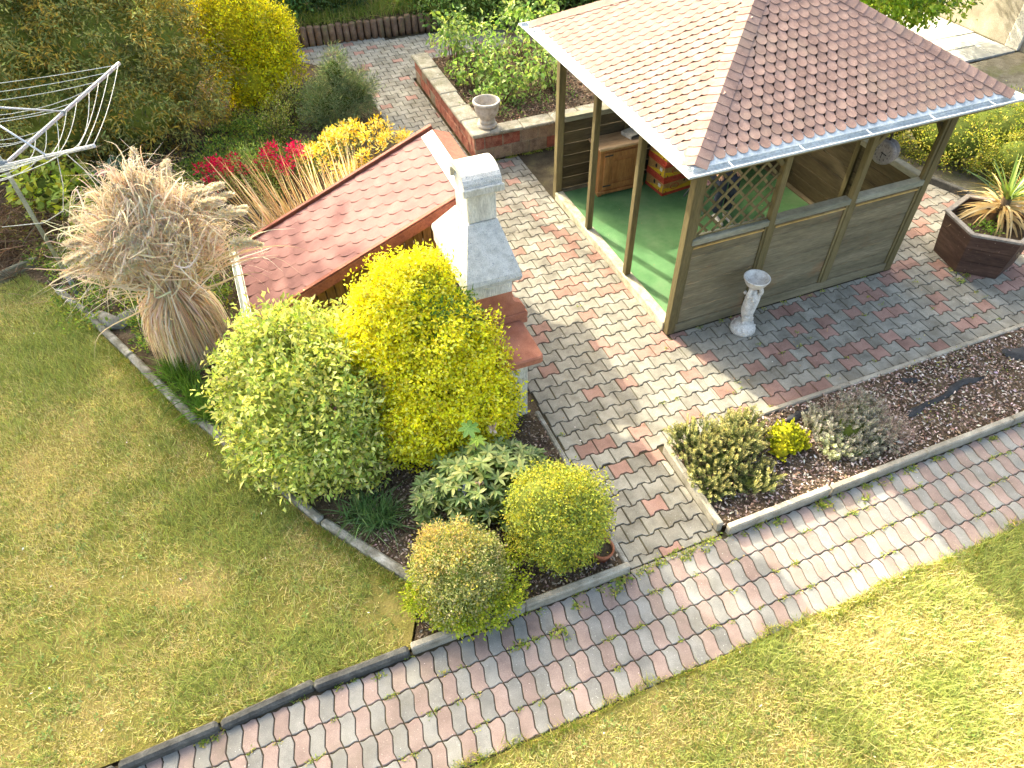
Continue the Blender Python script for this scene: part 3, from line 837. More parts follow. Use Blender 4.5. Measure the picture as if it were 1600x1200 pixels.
# roof
EO, ZE, ZA = .265, 2.30, 3.30
half = G / 2 + EO; rise = ZA - ZE; S = math.hypot(half, rise); W2 = 2 * half
roof = MB()
ap = (G / 2, G / 2, ZA - .02)
E2 = EO - .045; Z2 = ZE - .02 + .045 * .536
cs = [(-E2, -E2, Z2), (G + E2, -E2, Z2), (G + E2, G + E2, Z2), (-E2, G + E2, Z2)]
cb = [(x, y, z - .035) for x, y, z in cs]; apb = (ap[0], ap[1], ap[2] - .05)
roof.add(cs + [ap] + cb + [apb], [(0, 1, 4), (1, 2, 4), (2, 3, 4), (3, 0, 4), (6, 5, 9), (7, 6, 9), (8, 7, 9), (5, 8, 9), (0, 5, 6, 1), (1, 6, 7, 2), (2, 7, 8, 3), (3, 8, 5, 0)])
roof_o = roof.build('roof', M['underlay'], gz)
for i in range(4):
    a = Vector(cb[i]).lerp(Vector(apb), .03); MB().bar(a - Vector((0, 0, .04)), Vector(apb) - Vector((0, 0, .05)), .06, .07).build('rafter', M['timber'], gz)
TW, EXPO, TL = .120, .106, .155
tab_prof = [(-.5, 1.0), (-.5, .42), (-.44, .22), (-.27, .06), (0, 0), (.27, .06), (.44, .22), (.5, .42), (.5, 1.0)]
def tab_geo(umin_of, umax_of, u0, s0, tw=TW, tl=TL, th=.0045, lift=.013):
    """one round ended shingle in plane coordinates (u along eave, s up slope, n out), clipped to the hips"""
    pts = [(u0 + px * (tw - .004), s0 + py * tl * (1 if py == 1 else .62 / .62)) for px, py in reversed(tab_prof)]
    q = []
    for u, s in pts:
        u = min(max(u, umin_of(s)), umax_of(s))
        if not q or abs(q[-1][0] - u) + abs(q[-1][1] - s) > 1e-4: q.append((u, s))
    if len(q) < 3 or poly_area(q) < .0016: return None
    hz = lambda s: lift - (s - s0) / tl * (lift - .003)
    n = len(q)
    vs = [(u, s, hz(s)) for u, s in q] + [(u, s, hz(s) - th) for u, s in q]
    fs = [tuple(reversed(range(n)))] + [(i, (i + 1) % n, n + (i + 1) % n, n + i) for i in range(n)]
    return vs, fs
def plane_frame(o, du, ds):
    o, du, ds = Vector(o), Vector(du).normalized(), Vector(ds).normalized(); nn = du.cross(ds)
    return Matrix(((du.x, ds.x, nn.x, o.x), (du.y, ds.y, nn.y, o.y), (du.z, ds.z, nn.z, o.z), (0, 0, 0, 1)))
kk = half / S
planes = [((-EO, -EO, ZE), (1, 0, 0), (0, half, rise), 999), ((-EO, G + EO, ZE), (0, -1, 0), (half, 0, rise), 999),
          ((G + EO, -EO, ZE), (0, 1, 0), (-half, 0, rise), 0), ((G + EO, G + EO, ZE), (-1, 0, 0), (0, -half, rise), 0)]
left_over = MB(); cand = []
for pi_, (o, du, ds, lim) in enumerate(planes):
    F4 = plane_frame(o, du, ds)
    lo = lambda s: max(0, s * kk) + .03; hi = lambda s: W2 - max(0, s * kk) - .03
    for c in range(int(S / EXPO) + 1):
        s0 = c * EXPO + .022; x = (0 if c % 2 else -TW / 2)
        while x < W2 + TW:
            g = tab_geo(lo, hi, x, s0)
            if g:
                ctr = F4 @ Vector((x, s0, 0))
                cand.append(((ctr - Vector(CAMP)).length + (0 if lim else 100), F4, x, s0, g))
            x += TW
cand.sort(key=lambda t: t[0])
shared_tab = None
for i, (d, F4, x, s0, (vs, fs)) in enumerate(cand):
    if i < 300:
        loc = [(u - x, s - s0, nz) for u, s, nz in vs]
        Mx = F4 @ Matrix.Translation((x, s0, random.uniform(0, .0015))) @ Matrix.Rotation(random.gauss(0, .008), 4, 'Z')
        whole = len(vs) == 18 and min(v[0] for v in loc) < -TW / 2 + .01 and max(v[0] for v in loc) > TW / 2 - .01
        if whole and shared_tab: me = shared_tab
        else:
            mb = MB().add(loc, fs); me = mb.mesh('shingle'); me.materials.append(M['shingle'])
            if whole: shared_tab = me
        put('shingle', me, None, roof_o, M=Mx)
    else:
        left_over.add(vs, fs, False, F4)
if left_over.v: left_over.build('far_shingles', M['shingle'], roof_o, kind='stuff')
# hip caps
for i, c in enumerate(((-EO, -EO), (G + EO, -EO), (-EO, G + EO), (G + EO, G + EO))):
    a = Vector((*c, ZE)); b = Vector((G / 2, G / 2, ZA)); t = (b - a).normalized(); L = (b - a).length
    sd = t.cross(Vector((0, 0, 1))).normalized(); up = sd.cross(t)
    n1 = Vector((0, -rise, half)).normalized()
    slope = .43
    k = 0
    while k * EXPO < L - .05:
        p = a + t * (k * EXPO + .03); l2 = min(.155, L - k * EXPO)
        M4 = Matrix(((t.x, sd.x, up.x, p.x), (t.y, sd.y, up.y, p.y), (t.z, sd.z, up.z, p.z), (0, 0, 0, 1)))
        w = .115; h0, h1 = .028, .019
        vs = [(0, -w, h0 - w * slope), (-.012, -w * .5, h0 - w * .5 * slope), (-.014, 0, h0), (-.012, w * .5, h0 - w * .5 * slope), (0, w, h0 - w * slope),
              (l2, w, h1 - w * slope), (l2, 0, h1), (l2, -w, h1 - w * slope)]
        lo_ = [(x, y, z - .007) for x, y, z in vs]
        fs = [(0, 1, 2, 6, 7), (2, 3, 4, 5, 6)]
        n = 8
        fs2 = fs + [tuple(reversed([q + n for q in f])) for f in fs] + [(j, j + n, (j + 1) % n + n, (j + 1) % n) for j in range(n)]
        MB().add(vs + lo_, [tuple(reversed(f)) for f in fs2], False, M4).build('hip_shingle', M['shingle'], gz)
        k += 1
# gutters: one length a side, mitred at the corners
prof = [(-.012, 2.302), (-.012, 2.272), (.004, 2.256), (.034, 2.249), (.064, 2.253), (.082, 2.266), (.088, 2.281), (.100, 2.284), (.106, 2.274), (.100, 2.264),
        (.090, 2.252), (.070, 2.240), (.036, 2.233), (-.002, 2.240), (-.018, 2.262), (-.018, 2.302)]
def mitred(prof, side):
    vs = []
    for e in (0, 1):
        for d, z in prof:
            o = EO + d
            c = [(-o, -o), (G + o, -o), (G + o, G + o), (-o, G + o)]
            p = c[(side + e) % 4]; vs.append((p[0], p[1], z))
    n = len(prof)
    fs = [(i, i + n, (i + 1) % n + n, (i + 1) % n) for i in range(n)]
    return MB().add(vs, fs)
for s_ in range(4):
    g_ = mitred(prof, s_).build('gutter', M['zinc'], gz)
    mitred([(.014, 2.2965), (-.09, 2.3525), (-.09, 2.3485), (.012, 2.2925)], s_).build('eave_flashing', M['zinc'], gz)
    mitred([(-.022, 2.286), (-.022, 2.16), (-.043, 2.16), (-.043, 2.286)], s_).build('fascia', M['timber'], gz)
    for k in range(5):
        u = -EO + .35 + k * .76
        x0, x1 = u - .006, u + .006
        pts = [(-.015, 2.300), (.04, 2.293), (.104, 2.289), (.104, 2.2855), (.04, 2.287), (-.015, 2.294)]
        vs = []
        for e in (x0, x1):
            for d, z in pts:
                o = EO + d
                vs.append([(e, -o, z), (G + o, e, z), (e, G + o, z), (-o, e, z)][s_])
        n = len(pts); MB().add(vs, [(i, i + n, (i + 1) % n + n, (i + 1) % n) for i in range(n)] + [tuple(range(n)), tuple(range(n, 2 * n))]).build('gutter_bracket', M['zinc'], g_)

carpet = MB().box(.111, G - .111, .111, G - .111, .02, .1).build('carpet', M['carpet'], label='green artificial turf carpet on the gazebo floor', cat='carpet')

# ------------------------------------------------------------------ things in the gazebo
cab = thing('cabinet', (.85, 2.95, .1), 'brown wooden cabinet with a panelled door at the back of the gazebo', 'cabinet')
MB().box(.50, 1.20, 2.80, 3.10, .155, .80, .006).build('body', M['pine_wood'], cab)
MB().box(.46, 1.24, 2.75, 3.12, .801, .84, .012).build('top', M['pine_top'], cab)
MB().box(.485, 1.215, 2.775, 3.105, .765, .80, .008).build('cornice', M['pine_wood'], cab)
MB().box(.485, 1.215, 2.775, 3.10, .125, .175, .008).build('plinth', M['pine_wood'], cab)
for x in (.50, 1.14):
    MB().box(x, x + .06, 2.79, 2.85, .1, .125, .004).build('foot', M['pine_wood'], cab)
door = MB().box(.56, 1.14, 2.787, 2.7995, .20, .745, .004).build('door', M['pine_wood'], cab)
for b in ((.56, .645, .20, .745), (1.055, 1.14, .20, .745), (.646, 1.054, .20, .28), (.646, 1.054, .665, .745)):
    MB().box(b[0] + .001, b[1], 2.772, 2.7865, b[2] + .001, b[3], .004).build('door_frame', M['pine_wood'], door)
MB().box(.70, 1.0, 2.776, 2.7865, .33, .615, .009).build('raised_panel', M['pine_wood'], door)
for z in (.25, .70):
    MB().box(.555, .68, 2.766, 2.7715, z, z + .022, .002).build('strap_hinge', M['iron'], door)
bxo = thing('flat_box', (1.0, 2.95, .84), 'flat grey box lying on top of the wooden cabinet', 'box')
MB().box(-.13, .13, -.1, .1, .841, .895, .004, T(1.06, 2.96, 0, .25)).build('box', M['box_grey'], bxo)
MB().box(-.12, .12, -.104, -.1005, .850, .885, .001, T(1.06, 2.96, 0, .25)).build('side_print', M['iron'], bxo)

def carton(i, z, rz, label):
    r = thing('fruit_carton', (1.57, 2.68, z), label, 'carton', 'fruit cartons stacked in the gazebo')
    Mx = T(1.57, 2.68, z, rz); w, d, h = .255, .2, .235
    MB().box(-w, w, -d, d, 0.001, h - .001, .004, Mx).build('carton', M['card'], r)
    MB().box(-w - .004, w + .004, -d - .004, d + .004, .002, .045, .002, Mx).build('base_band', M['card_red'], r)
    MB().box(-w - .006, w + .006, -d - .006, d + .006, h - .045, h + .001, .002, Mx).build('lid', M['card_red'], r)
    # printed swoosh, emblem and hand holes on the two faces in view
    sw = MB(); sw.add([(-w + .01, -d - .0015, .05), (w - .01, -d - .0015, .05), (w - .01, -d - .0015, .13), (-.02, -d - .0015, .085), (-w + .01, -d - .0015, .12)], [(0, 1, 2, 3, 4)], M=Mx)
    sw.add([(-w - .0015, d - .01, .05), (-w - .0015, -d + .01, .05), (-w - .0015, -d + .01, .15), (-w - .0015, .02, .09)], [(0, 1, 2, 3)], M=Mx)
    sw.build('yellow_print', M['card_yellow'], r)
    rg = MB(); seg = 20
    for j in range(seg):
        a0, a1 = 2 * PI * j / seg, 2 * PI * (j + 1) / seg
        P_ = lambda a, q: (-.06 + .075 * q * math.cos(a), -d - .003, .115 + .045 * q * math.sin(a))
        rg.add([P_(a0, 1), P_(a1, 1), P_(a1, .82), P_(a0, .82)], [(0, 1, 2, 3)], M=Mx)
    rg.build('oval_print', M['card_red'], r)
    hh = MB()
    for (fx, fy, zz, rr, face) in ((-.0, 0, .14, .03, 'l'), (0, -.12, .065, .014, 'l'), (.10, 0, .165, .02, 'f'), (-.2, 0, .06, .012, 'f'), (.2, 0, .15, .016, 'f')):
        pts = []
        for j in range(12):
            a = 2 * PI * j / 12; u, v = rr * .75 * math.cos(a), rr * math.sin(a)
            pts.append((-w - .0045, fy + u, zz + v) if face == 'l' else (fx + u, -d - .0045, zz + v))
        hh.add(pts, [tuple(range(12))], M=Mx)
    hh.build('hand_hole', M['black'], r)
    if i < 2:
        MB().add([(-w - .004, -.09, .11), (-w - .004, -.145, .11), (-w - .004, -.145, .16), (-w - .004, -.09, .16)], [(0, 1, 2, 3)], M=Mx).build('paper_label', M['paper'], r)
carton(0, .1, .10, 'lowest red and yellow fruit carton standing on the green carpet')
carton(1, .337, .07, 'middle red and yellow fruit carton of the stack')
carton(2, .574, .12, 'topmost red and yellow fruit carton just under the eave')

# folding chair and seated person behind the lattice
ch = thing('folding_chair', (1.82, 2.1, .1), 'grey metal folding chair behind the lattice', 'chair')
cx, cy = 1.85, 2.08
MB().box(cx - .21, cx + .21, cy - .2, cy + .2, .50, .535, .01).build('seat', M['mauve'], ch)
MB().box(cx - .2, cx + .2, cy + .215, cy + .245, .62, 1.0, .012).build('backrest', M['mauve'], ch)
for s_ in (-1, 1):
    MB().tube([(cx + s_ * .235, cy - .24, .103), (cx + s_ * .235, cy + .16, .74)], .012, 8).build('leg', M['chair_grey'], ch)
    MB().tube([(cx + s_ * .225, cy + .26, .103), (cx + s_ * .225, cy - .12, .74)], .012, 8).build('leg', M['chair_grey'], ch)
    MB().tube([(cx + s_ * .215, cy + .15, .5), (cx + s_ * .215, cy + .27, 1.02)], .012, 8).build('back_tube', M['chair_grey'], ch)
    MB().box(cx + s_ * .24 - .025, cx + s_ * .24 + .025, cy - .2, cy + .2, .741, .765, .008).build('armrest', M['iron'], ch)

def skinned(name, verts, edges, radii, mat, parent, root=0, sub=2, label=None):
    me = bpy.data.meshes.new(name); me.from_pydata(verts, edges, []); me.update()
    o = bpy.data.objects.new(name, me); COL.objects.link(o)
    mod = o.modifiers.new('skin', 'SKIN'); mod.use_smooth_shade = True
    for i, r in enumerate(radii):
        rr = r if isinstance(r, tuple) else (r, r)
        me.skin_vertices[0].data[i].radius = rr
        me.skin_vertices[0].data[i].use_root = (i == root)
    sd = o.modifiers.new('sub', 'SUBSURF'); sd.levels = sub; sd.render_levels = sub
    dg = bpy.context.evaluated_depsgraph_get()
    ev = o.evaluated_get(dg)
    me2 = bpy.data.meshes.new_from_object(ev); me2.name = name
    bpy.data.objects.remove(o)
    me2.materials.clear(); me2.materials.append(mat)
    return put(name, me2, None, parent)
pr = thing('person', (1.85, 2.05, .1), 'person in dark clothes and pale shoes sitting on the chair behind the lattice', 'person')
px_, py_ = 1.85, 2.08
V_ = [(px_, py_ + .05, .60), (px_, py_ + .07, .78), (px_, py_ + .08, .98), (px_, py_ + .08, 1.12), (px_, py_ + .06, 1.19), (px_, py_ + .03, 1.28), (px_, py_ + .03, 1.37)]
E_ = [(0, 1), (1, 2), (2, 3), (3, 4), (4, 5), (5, 6)]
R_ = [(.15, .11), (.13, .10), (.16, .10), (.07, .07), (.05, .05), (.085, .095), (.07, .08)]
for s_ in (-1, 1):
    b = len(V_)
    V_ += [(px_ + s_ * .09, py_ - .02, .61), (px_ + s_ * .10 - .02, py_ - .36, .62), (px_ + s_ * .09 - .05, py_ - .37, .42), (px_ + s_ * .085 - .07, py_ - .38, .2)]
    E_ += [(0, b), (b, b + 1), (b + 1, b + 2), (b + 2, b + 3)]; R_ += [.085, .062, .055, .042]
    b = len(V_)
    V_ += [(px_ + s_ * .19, py_ + .07, 1.06), (px_ + s_ * .24, py_ - .02, .84), (px_ + s_ * .14 - .02, py_ - .22, .745)]
    E_ += [(2, b), (b, b + 1), (b + 1, b + 2)]; R_ += [.06, .046, .034]
skinned('body', V_, E_, R_, M['jacket'], pr)
for s_ in (-1, 1):
    skinned('trouser_leg', [(px_ + s_ * .09, py_ - .0, .615), (px_ + s_ * .095 - .01, py_ - .2, .625), (px_ + s_ * .10 - .02, py_ - .37, .62), (px_ + s_ * .09 - .05, py_ - .385, .42), (px_ + s_ * .085 - .07, py_ - .385, .19)],
            [(0, 1), (1, 2), (2, 3), (3, 4)], [.098, .088, .076, .068, .062], M['jeans'], pr)
    fx, fy = px_ + s_ * .085 - .075, py_ - .40
    skinned('shoe', [(fx, fy + .04, .145), (fx - .005, fy - .05, .14), (fx - .01, fy - .15, .128), (fx - .012, fy - .2, .124)], [(0, 1), (1, 2), (2, 3)], [(.042, .045), (.045, .04), (.045, .027), (.035, .02)], M['shoe'], pr)
    # hand: palm with four fingers and a thumb resting on the thigh
    hx, hy, hz = px_ + s_ * .14 - .03, py_ - .25, .735
    hv = [(hx, hy, hz), (hx - .004, hy - .045, hz - .008)]; he = [(0, 1)]; hr = [(.026, .017), (.036, .014)]
    for f in range(4):
        b = len(hv); u = (f - 1.5) * .019; L = (.068, .08, .076, .058)[f]
        hv += [(hx + u, hy - .082, hz - .012), (hx + u * 1.1, hy - .082 - L * .5, hz - .022), (hx + u * 1.12, hy - .082 - L, hz - .045)]
        he += [(1, b), (b, b + 1), (b + 1, b + 2)]; hr += [.0095, .009, .0075]
    b = len(hv); hv += [(hx - s_ * .036, hy - .04, hz - .012), (hx - s_ * .05, hy - .075, hz - .022)]; he += [(0, b), (b, b + 1)]; hr += [.011, .009]
    skinned('hand', hv, he, hr, M['skin'], pr)
# head with face
hd = MB().lathe([(.02, -.115), (.05, -.11), (.066, -.07), (.075, -.02), (.08, .03), (.074, .08), (.05, .112), (.01, .122)], 20, Matrix.Translation((px_, py_ + .01, 1.33)) @ Matrix.Scale(1.2, 4, (0, 1, 0)))
hd.add([(px_ - .014, py_ - .085, 1.31), (px_ + .014, py_ - .085, 1.31), (px_, py_ - .112, 1.312), (px_, py_ - .088, 1.355)], [(0, 2, 3), (2, 1, 3), (0, 1, 2)])
head = hd.build('head', M['skin'], pr)
for s_ in (-1, 1):
    MB().lathe([(.002, -.011), (.011, 0), (.002, .011)], 10, Matrix.Translation((px_ + s_ * .03, py_ - .08, 1.34))).build('eye', M['black'], head)
    MB().lathe([(.004, -.02), (.013, 0), (.004, .02)], 8, Matrix.Translation((px_ + s_ * .082, py_ + .01, 1.32))).build('ear', M['skin'], head)
MB().box(px_ - .02, px_ + .02, py_ - .088, py_ - .078, 1.272, 1.28, .003).build('mouth', M['mauve'], head)
MB().lathe([(.083, .0), (.09, .05), (.084, .1), (.05, .13), (.01, .14)], 20, Matrix.Translation((px_, py_ + .03, 1.335)) @ Matrix.Scale(1.2, 4, (0, 1, 0))).build('hair', M['hair'], head)
skinned('pink_scarf', [(px_ + .05, py_ - .04, .98), (px_ + .10, py_ - .1, .86), (px_ + .13, py_ - .16, .74)], [(0, 1), (1, 2)], [.05, .055, .045], M['pink'], pr)

# clock
ck = thing('clock', (2.52, .17, 1.68), 'round double sided clock hanging under the gazebo eave', 'clock')
Mc = Matrix.Translation((2.52, .17, 1.66)) @ Vector((-1.0, -.32, .02)).to_track_quat('Z', 'Y').to_matrix().to_4x4()
MB().lathe([(.098, -.06), (.128, -.06), (.133, -.045), (.133, -.02), (.118, -.012), (.118, .012), (.133, .02), (.133, .045), (.128, .06), (.098, .06)], 36, Mc).build('rim', M['clock_rim'], ck)
for s_ in (1, -1):
    MB().lathe([(.0, .0505), (.103, .0505)] if s_ > 0 else [(.103, -.0505), (.0, -.0505)], 36, Mc, cap0=False, cap1=False).build('dial', M['clock_face'], ck)
dialM = Mc @ Matrix.Translation((0, 0, .0615))
upv = (Mc.to_3x3().inverted() @ Vector((0, 0, 1))); a_up = math.atan2(upv.y, upv.x)
def hand(a, L, w, z):
    d = a_up - a; MB().box(-.015, L, -w, w, z, z + .002, 0, dialM @ Matrix.Rotation(d, 4, 'Z')).build('clock_hand', M['black'], ck)
hand(rad(104), .052, .005, .001); hand(rad(182), .06, .0035, .004)
for k in range(1, 13):
    cu = bpy.data.curves.new('numeral', 'FONT'); cu.body = str(k); cu.size = .03; cu.align_x = 'CENTER'; cu.align_y = 'CENTER'; cu.extrude = .0008
    cu.materials.append(M['black'])
    a = a_up - rad(30 * k)
    tmp = bpy.data.objects.new('numeral_text', cu); COL.objects.link(tmp)
    me_n = bpy.data.meshes.new_from_object(tmp.evaluated_get(bpy.context.evaluated_depsgraph_get())); bpy.data.objects.remove(tmp)
    o = bpy.data.objects.new('numeral', me_n); COL.objects.link(o)
    o.matrix_world = dialM @ Matrix.Translation((.08 * math.cos(a), .08 * math.sin(a), 0)) @ Matrix.Rotation(a_up - PI / 2, 4, 'Z')
    o.parent = ck; o.matrix_parent_inverse = Matrix.Translation(ck.location).inverted()
MB().tube([(2.52, .17, 1.79), (2.52, .17, 2.12)], .012, 8).build('hanger', M['iron'], ck)

# ------------------------------------------------------------------ barbecue
bq = thing('barbecue', (-2.05, .5, 0), 'white masonry garden barbecue with a chimney and red concrete table', 'barbecue')
MB().box(-2.30, -1.86, .02, 1.04, 0, .78, .01).build('base', M['render_white'], bq)
def rounded(x0, x1, y0, y1, r, n=5):
    pts = []
    for cx_, cy_, a0 in ((x1 - r, y0 + r, -90), (x1 - r, y1 - r, 0), (x0 + r, y1 - r, 90), (x0 + r, y0 + r, 180)):
        for i in range(n + 1):
            a = rad(a0 + 90 * i / n); pts.append((cx_ + r * math.cos(a), cy_ + r * math.sin(a)))
    return pts
MB().prism(rounded(-2.24, -1.79, -.57, -.004, .045), .775, .85, b=.014).build('side_table', M['terracotta'], bq)
MB().box(-2.2, -1.93, -.50, -.42, 0, .774, .006).build('table_support', M['render_white'], bq)
MB().box(-2.32, -1.72, 0, 1.08, .782, .85, .014).build('hearth_slab', M['terracotta'], bq)
prof_c = [(-2.31, .851), (-1.745, .851), (-1.725, .88), (-1.725, .925), (-1.745, .945), (-1.755, 1.0), (-1.79, 1.06), (-1.86, 1.10), (-1.885, 1.15), (-1.885, 1.235), (-2.31, 1.235)]
for y0 in (0.0, .99):
    vs = [(x, y0, z) for x, z in prof_c] + [(x, y0 + .08, z) for x, z in prof_c]; n = len(prof_c)
    ck_ = MB().add(vs, [tuple(range(n)), tuple(reversed(range(n, 2 * n)))] + [((i + 1) % n, i, n + i, n + (i + 1) % n) for i in range(n)]).build('cheek_wall', M['terracotta'], bq)
    if y0 == 0:
        MB().box(-2.312, -1.735, -.014, -.001, .851, .94, .008).build('moulding', M['terracotta'], ck_)
MB().box(-2.31, -2.25, .0805, .9895, .851, 1.235).build('back_wall', M['soot'], bq)
def loft(rings):
    mb = MB(); vs = []
    for x0, x1, y0, y1, z in rings: vs += [(x0, y0, z), (x1, y0, z), (x1, y1, z), (x0, y1, z)]
    fs = []
    for k in range(len(rings) - 1):
        for i in range(4): fs.append((k * 4 + i, k * 4 + (i + 1) % 4, k * 4 + 4 + (i + 1) % 4, k * 4 + 4 + i))
    fs.append((3, 2, 1, 0)); b = 4 * (len(rings) - 1); fs.append((b, b + 1, b + 2, b + 3))
    return mb.add(vs, fs)
MB().box(-2.325, -1.885, -.012, 1.082, 1.236, 1.36, .01).build('hood_band', M['render_white'], bq)
hood = loft([(-2.33, -1.80, -.016, 1.086, 1.361), (-2.335, -1.785, -.02, 1.09, 1.40), (-2.33, -1.79, -.005, 1.075, 1.44), (-2.175, -1.88, .35, .72, 1.825)])
hood.build('hood', M['render_dirty'], bq)
MB().box(-2.165, -1.885, .355, .715, 1.826, 2.18, .012).build('chimney_shaft', M['render_white'], bq)
cap = MB(); seg = 12; cy_ = .535; ro, ri = .222, .16
for x0, x1 in ((-2.20, -1.84),):
    out_, in_ = [(cy_ - ro, 2.150), (cy_ - ro, 2.21)], [(cy_ - ri, 2.150), (cy_ - ri, 2.21)]
    for i in range(seg + 1):
        a = PI - PI * i / seg
        out_.append((cy_ + ro * math.cos(a), 2.215 + .125 * math.sin(a))); in_.append((cy_ + ri * math.cos(a), 2.215 + .075 * math.sin(a)))
    out_.append((cy_ + ro, 2.150)); in_.append((cy_ + ri, 2.150))
    n = len(out_)
    vs = [(x0, y, z) for y, z in out_] + [(x0, y, z) for y, z in in_] + [(x1, y, z) for y, z in out_] + [(x1, y, z) for y, z in in_]
    fs = []
    for i in range(n - 1):
        fs += [(i, i + 1, n + i + 1, n + i), (2 * n + i + 1, 2 * n + i, 3 * n + i, 3 * n + i + 1), (i + 1, i, 2 * n + i, 2 * n + i + 1), (n + i, n + i + 1, 3 * n + i + 1, 3 * n + i)]
    cap.add(vs, fs)
cap.build('chimney_cap', M['render_dirty'], bq)
MB().box(-2.215, -1.825, .288, .3125, 2.14, 2.215, .008).build('cap_lip', M['render_white'], bq)

# ------------------------------------------------------------------ shed with red shingles
sh = thing('woodshed', (-3.05, 2.2, 0), 'low wooden shed with a red shingle roof behind the barbecue', 'shed')
RX, RZ, GX, GZ, Y0, Y1 = -1.76, 1.50, -4.33, .46, 1.46, 2.92
t_ = Vector((GX - RX, 0, GZ - RZ)); Ls = t_.length; t_.normalize(); nrm = Vector((-t_.z, 0, t_.x)); nrm = nrm if nrm.z > 0 else -nrm
def roof_pt(l, y, h=0): return Vector((RX, y, RZ)) + t_ * l + nrm * h
v8 = [roof_pt(l, y, h) for h in (-.05, -.008) for y in (Y0, Y1) for l in (0, Ls)]
rp = MB().add(v8, [(0, 1, 3, 2), (4, 6, 7, 5), (0, 4, 5, 1), (2, 3, 7, 6), (0, 2, 6, 4), (1, 5, 7, 3)]).build('roof', M['red_metal'], sh)
F4 = plane_frame(roof_pt(Ls, Y1), (0, -1, 0), tuple(-t_))
Wd = Y1 - Y0; c = 0
sm_tab = None
SW, SE = .205, .168
while c * SE < Ls - .03:
    s0 = c * SE; x = 0 if c % 2 else SW / 2
    while x < Wd + SW:
        g = tab_geo(lambda s: .045, lambda s: Wd - .03, x, s0, SW, min(.24, Ls - s0), .005, .014)
        if g:
            vs, fs = g; loc = [(u - x, s - s0, nz) for u, s, nz in vs]
            me = None
            full = len(vs) == 18 and c * SE < Ls - .24 and .045 + SW * .5 < x < Wd - .03 - SW * .5
            if full and sm_tab: me = sm_tab
            else:
                me = MB().add(loc, fs).mesh('shingle'); me.materials.append(M['red_shingle'])
                if full: sm_tab = me
            put('shingle', me, None, rp, M=F4 @ Matrix.Translation((x, s0, random.uniform(0, .001))))
        x += SW
    c += 1
# short second slope beyond the ridge
e_ = Vector((.22, 0, -.09)); b8 = [Vector((RX, y, RZ + h)) + e_ * l for h in (-.05, -.004) for y in (Y0, Y1) for l in (0, 1)]
MB().add(b8, [(0, 2, 3, 1), (4, 5, 7, 6), (0, 1, 5, 4), (2, 6, 7, 3), (0, 4, 6, 2), (1, 3, 7, 5)]).build('rear_roof', M['red_metal'], sh)
q = [roof_pt(.0, Y0 + .04, .028), roof_pt(.155, Y0 + .04, .026), roof_pt(.155, Y1 - .09, .026), roof_pt(.0, Y1 - .09, .028)]
MB().add(q + [p - nrm * .012 for p in q], [(3, 2, 1, 0), (0, 1, 5, 4), (1, 2, 6, 5), (2, 3, 7, 6), (3, 0, 4, 7), (4, 5, 6, 7)]).build('ridge_flashing', M['white_metal'], sh)
for y, hh in ((Y0 - .012, .0), (Y1 + .012, .02)):
    MB().bar(roof_pt(-.02, y, -.055 + hh), roof_pt(Ls + .03, y, -.055 + hh), .02, .12, up=tuple(nrm), bev=.004).build('fascia', M['red_metal'], sh)
    MB().bar(roof_pt(-.02, y + (.012 if y < 2 else -.012), .022 + hh), roof_pt(Ls + .03, y + (.012 if y < 2 else -.012), .022 + hh), .05, .012, up=tuple(nrm), bev=.003).build('trim', M['red_metal'], sh)
gx, gzz = GX - .035, GZ - .01
pf = [(-.05, .035), (-.045, -.01), (-.02, -.035), (.02, -.035), (.045, -.01), (.05, .03), (.044, .03), (.04, -.007), (.018, -.029), (-.018, -.029), (-.04, -.007), (-.044, .035)]
vs = [(gx + d, y, gzz + z) for y in (Y0 - .03, Y1 + .03) for d, z in pf]; n = len(pf)
MB().add(vs, [(i, (i + 1) % n, (i + 1) % n + n, i + n) for i in range(n)]).build('gutter', M['galv'], sh)
for x, y in ((-4.1, Y0 + .12), (-4.1, Y1 - .12), (-1.90, Y0 + .12), (-1.90, Y1 - .12), (-3.0, Y0 + .12)):
    zt = RZ - .055 + (x - RX) * (RZ - GZ) / (RX - GX)
    MB().box(x - .04, x + .04, y - .04, y + .04, 0, zt - .03, .004).build('post', M['slat'], sh)
x = -4.12
while x < -1.86:
    zt = RZ - .10 + (x - RX) * (RZ - GZ) / (RX - GX)
    MB().box(x, x + .092, Y0 + .05, Y0 + .07, .05, zt + random.uniform(-.01, 0), .003).build('slat', M['slat'], sh)
    MB().box(x, x + .092, Y1 - .07, Y1 - .05, .05, zt, .003).build('slat', M['slat'], sh)
    x += .105
y = Y0 + .08
while y < Y1 - .15:
    MB().box(-1.85, -1.83, y, y + .092, .05, RZ - .1, .003).build('slat', M['slat'], sh); y += .105

# ------------------------------------------------------------------ bird bath, urn, tub, pot, trough
bb = thing('bird_bath', (.85, -.24, 0), 'white cast stone bird bath held by a cherub figure on the patio', 'bird bath')
B0 = Matrix.Translation((.85, -.24, 0))
ba = MB().lathe([(.135, 0), (.145, .02), (.142, .05), (.12, .085), (.085, .11), (.05, .125), (.045, .15)], 28, B0)
for k in range(14):
    a = 2 * PI * k / 14
    ba.lathe([(.004, -.03), (.022, -.012), (.026, .0), (.022, .012), (.004, .03)], 8, B0 @ Matrix.Translation((.115 * math.cos(a), .115 * math.sin(a), .062)) @ Matrix.Rotation(a, 4, 'Z') @ Matrix.Rotation(.7, 4, 'Y'))
ba.build('base', M['stone_white'], bb)
fv = [(0, 0, .30), (.0, -.01, .38), (.005, 0, .47), (0, -.005, .53), (.005, -.012, .59)]; fe = [(0, 1), (1, 2), (2, 3), (3, 4)]
fr_ = [(.072, .062), (.076, .068), (.066, .055), (.036, .036), (.054, .054)]
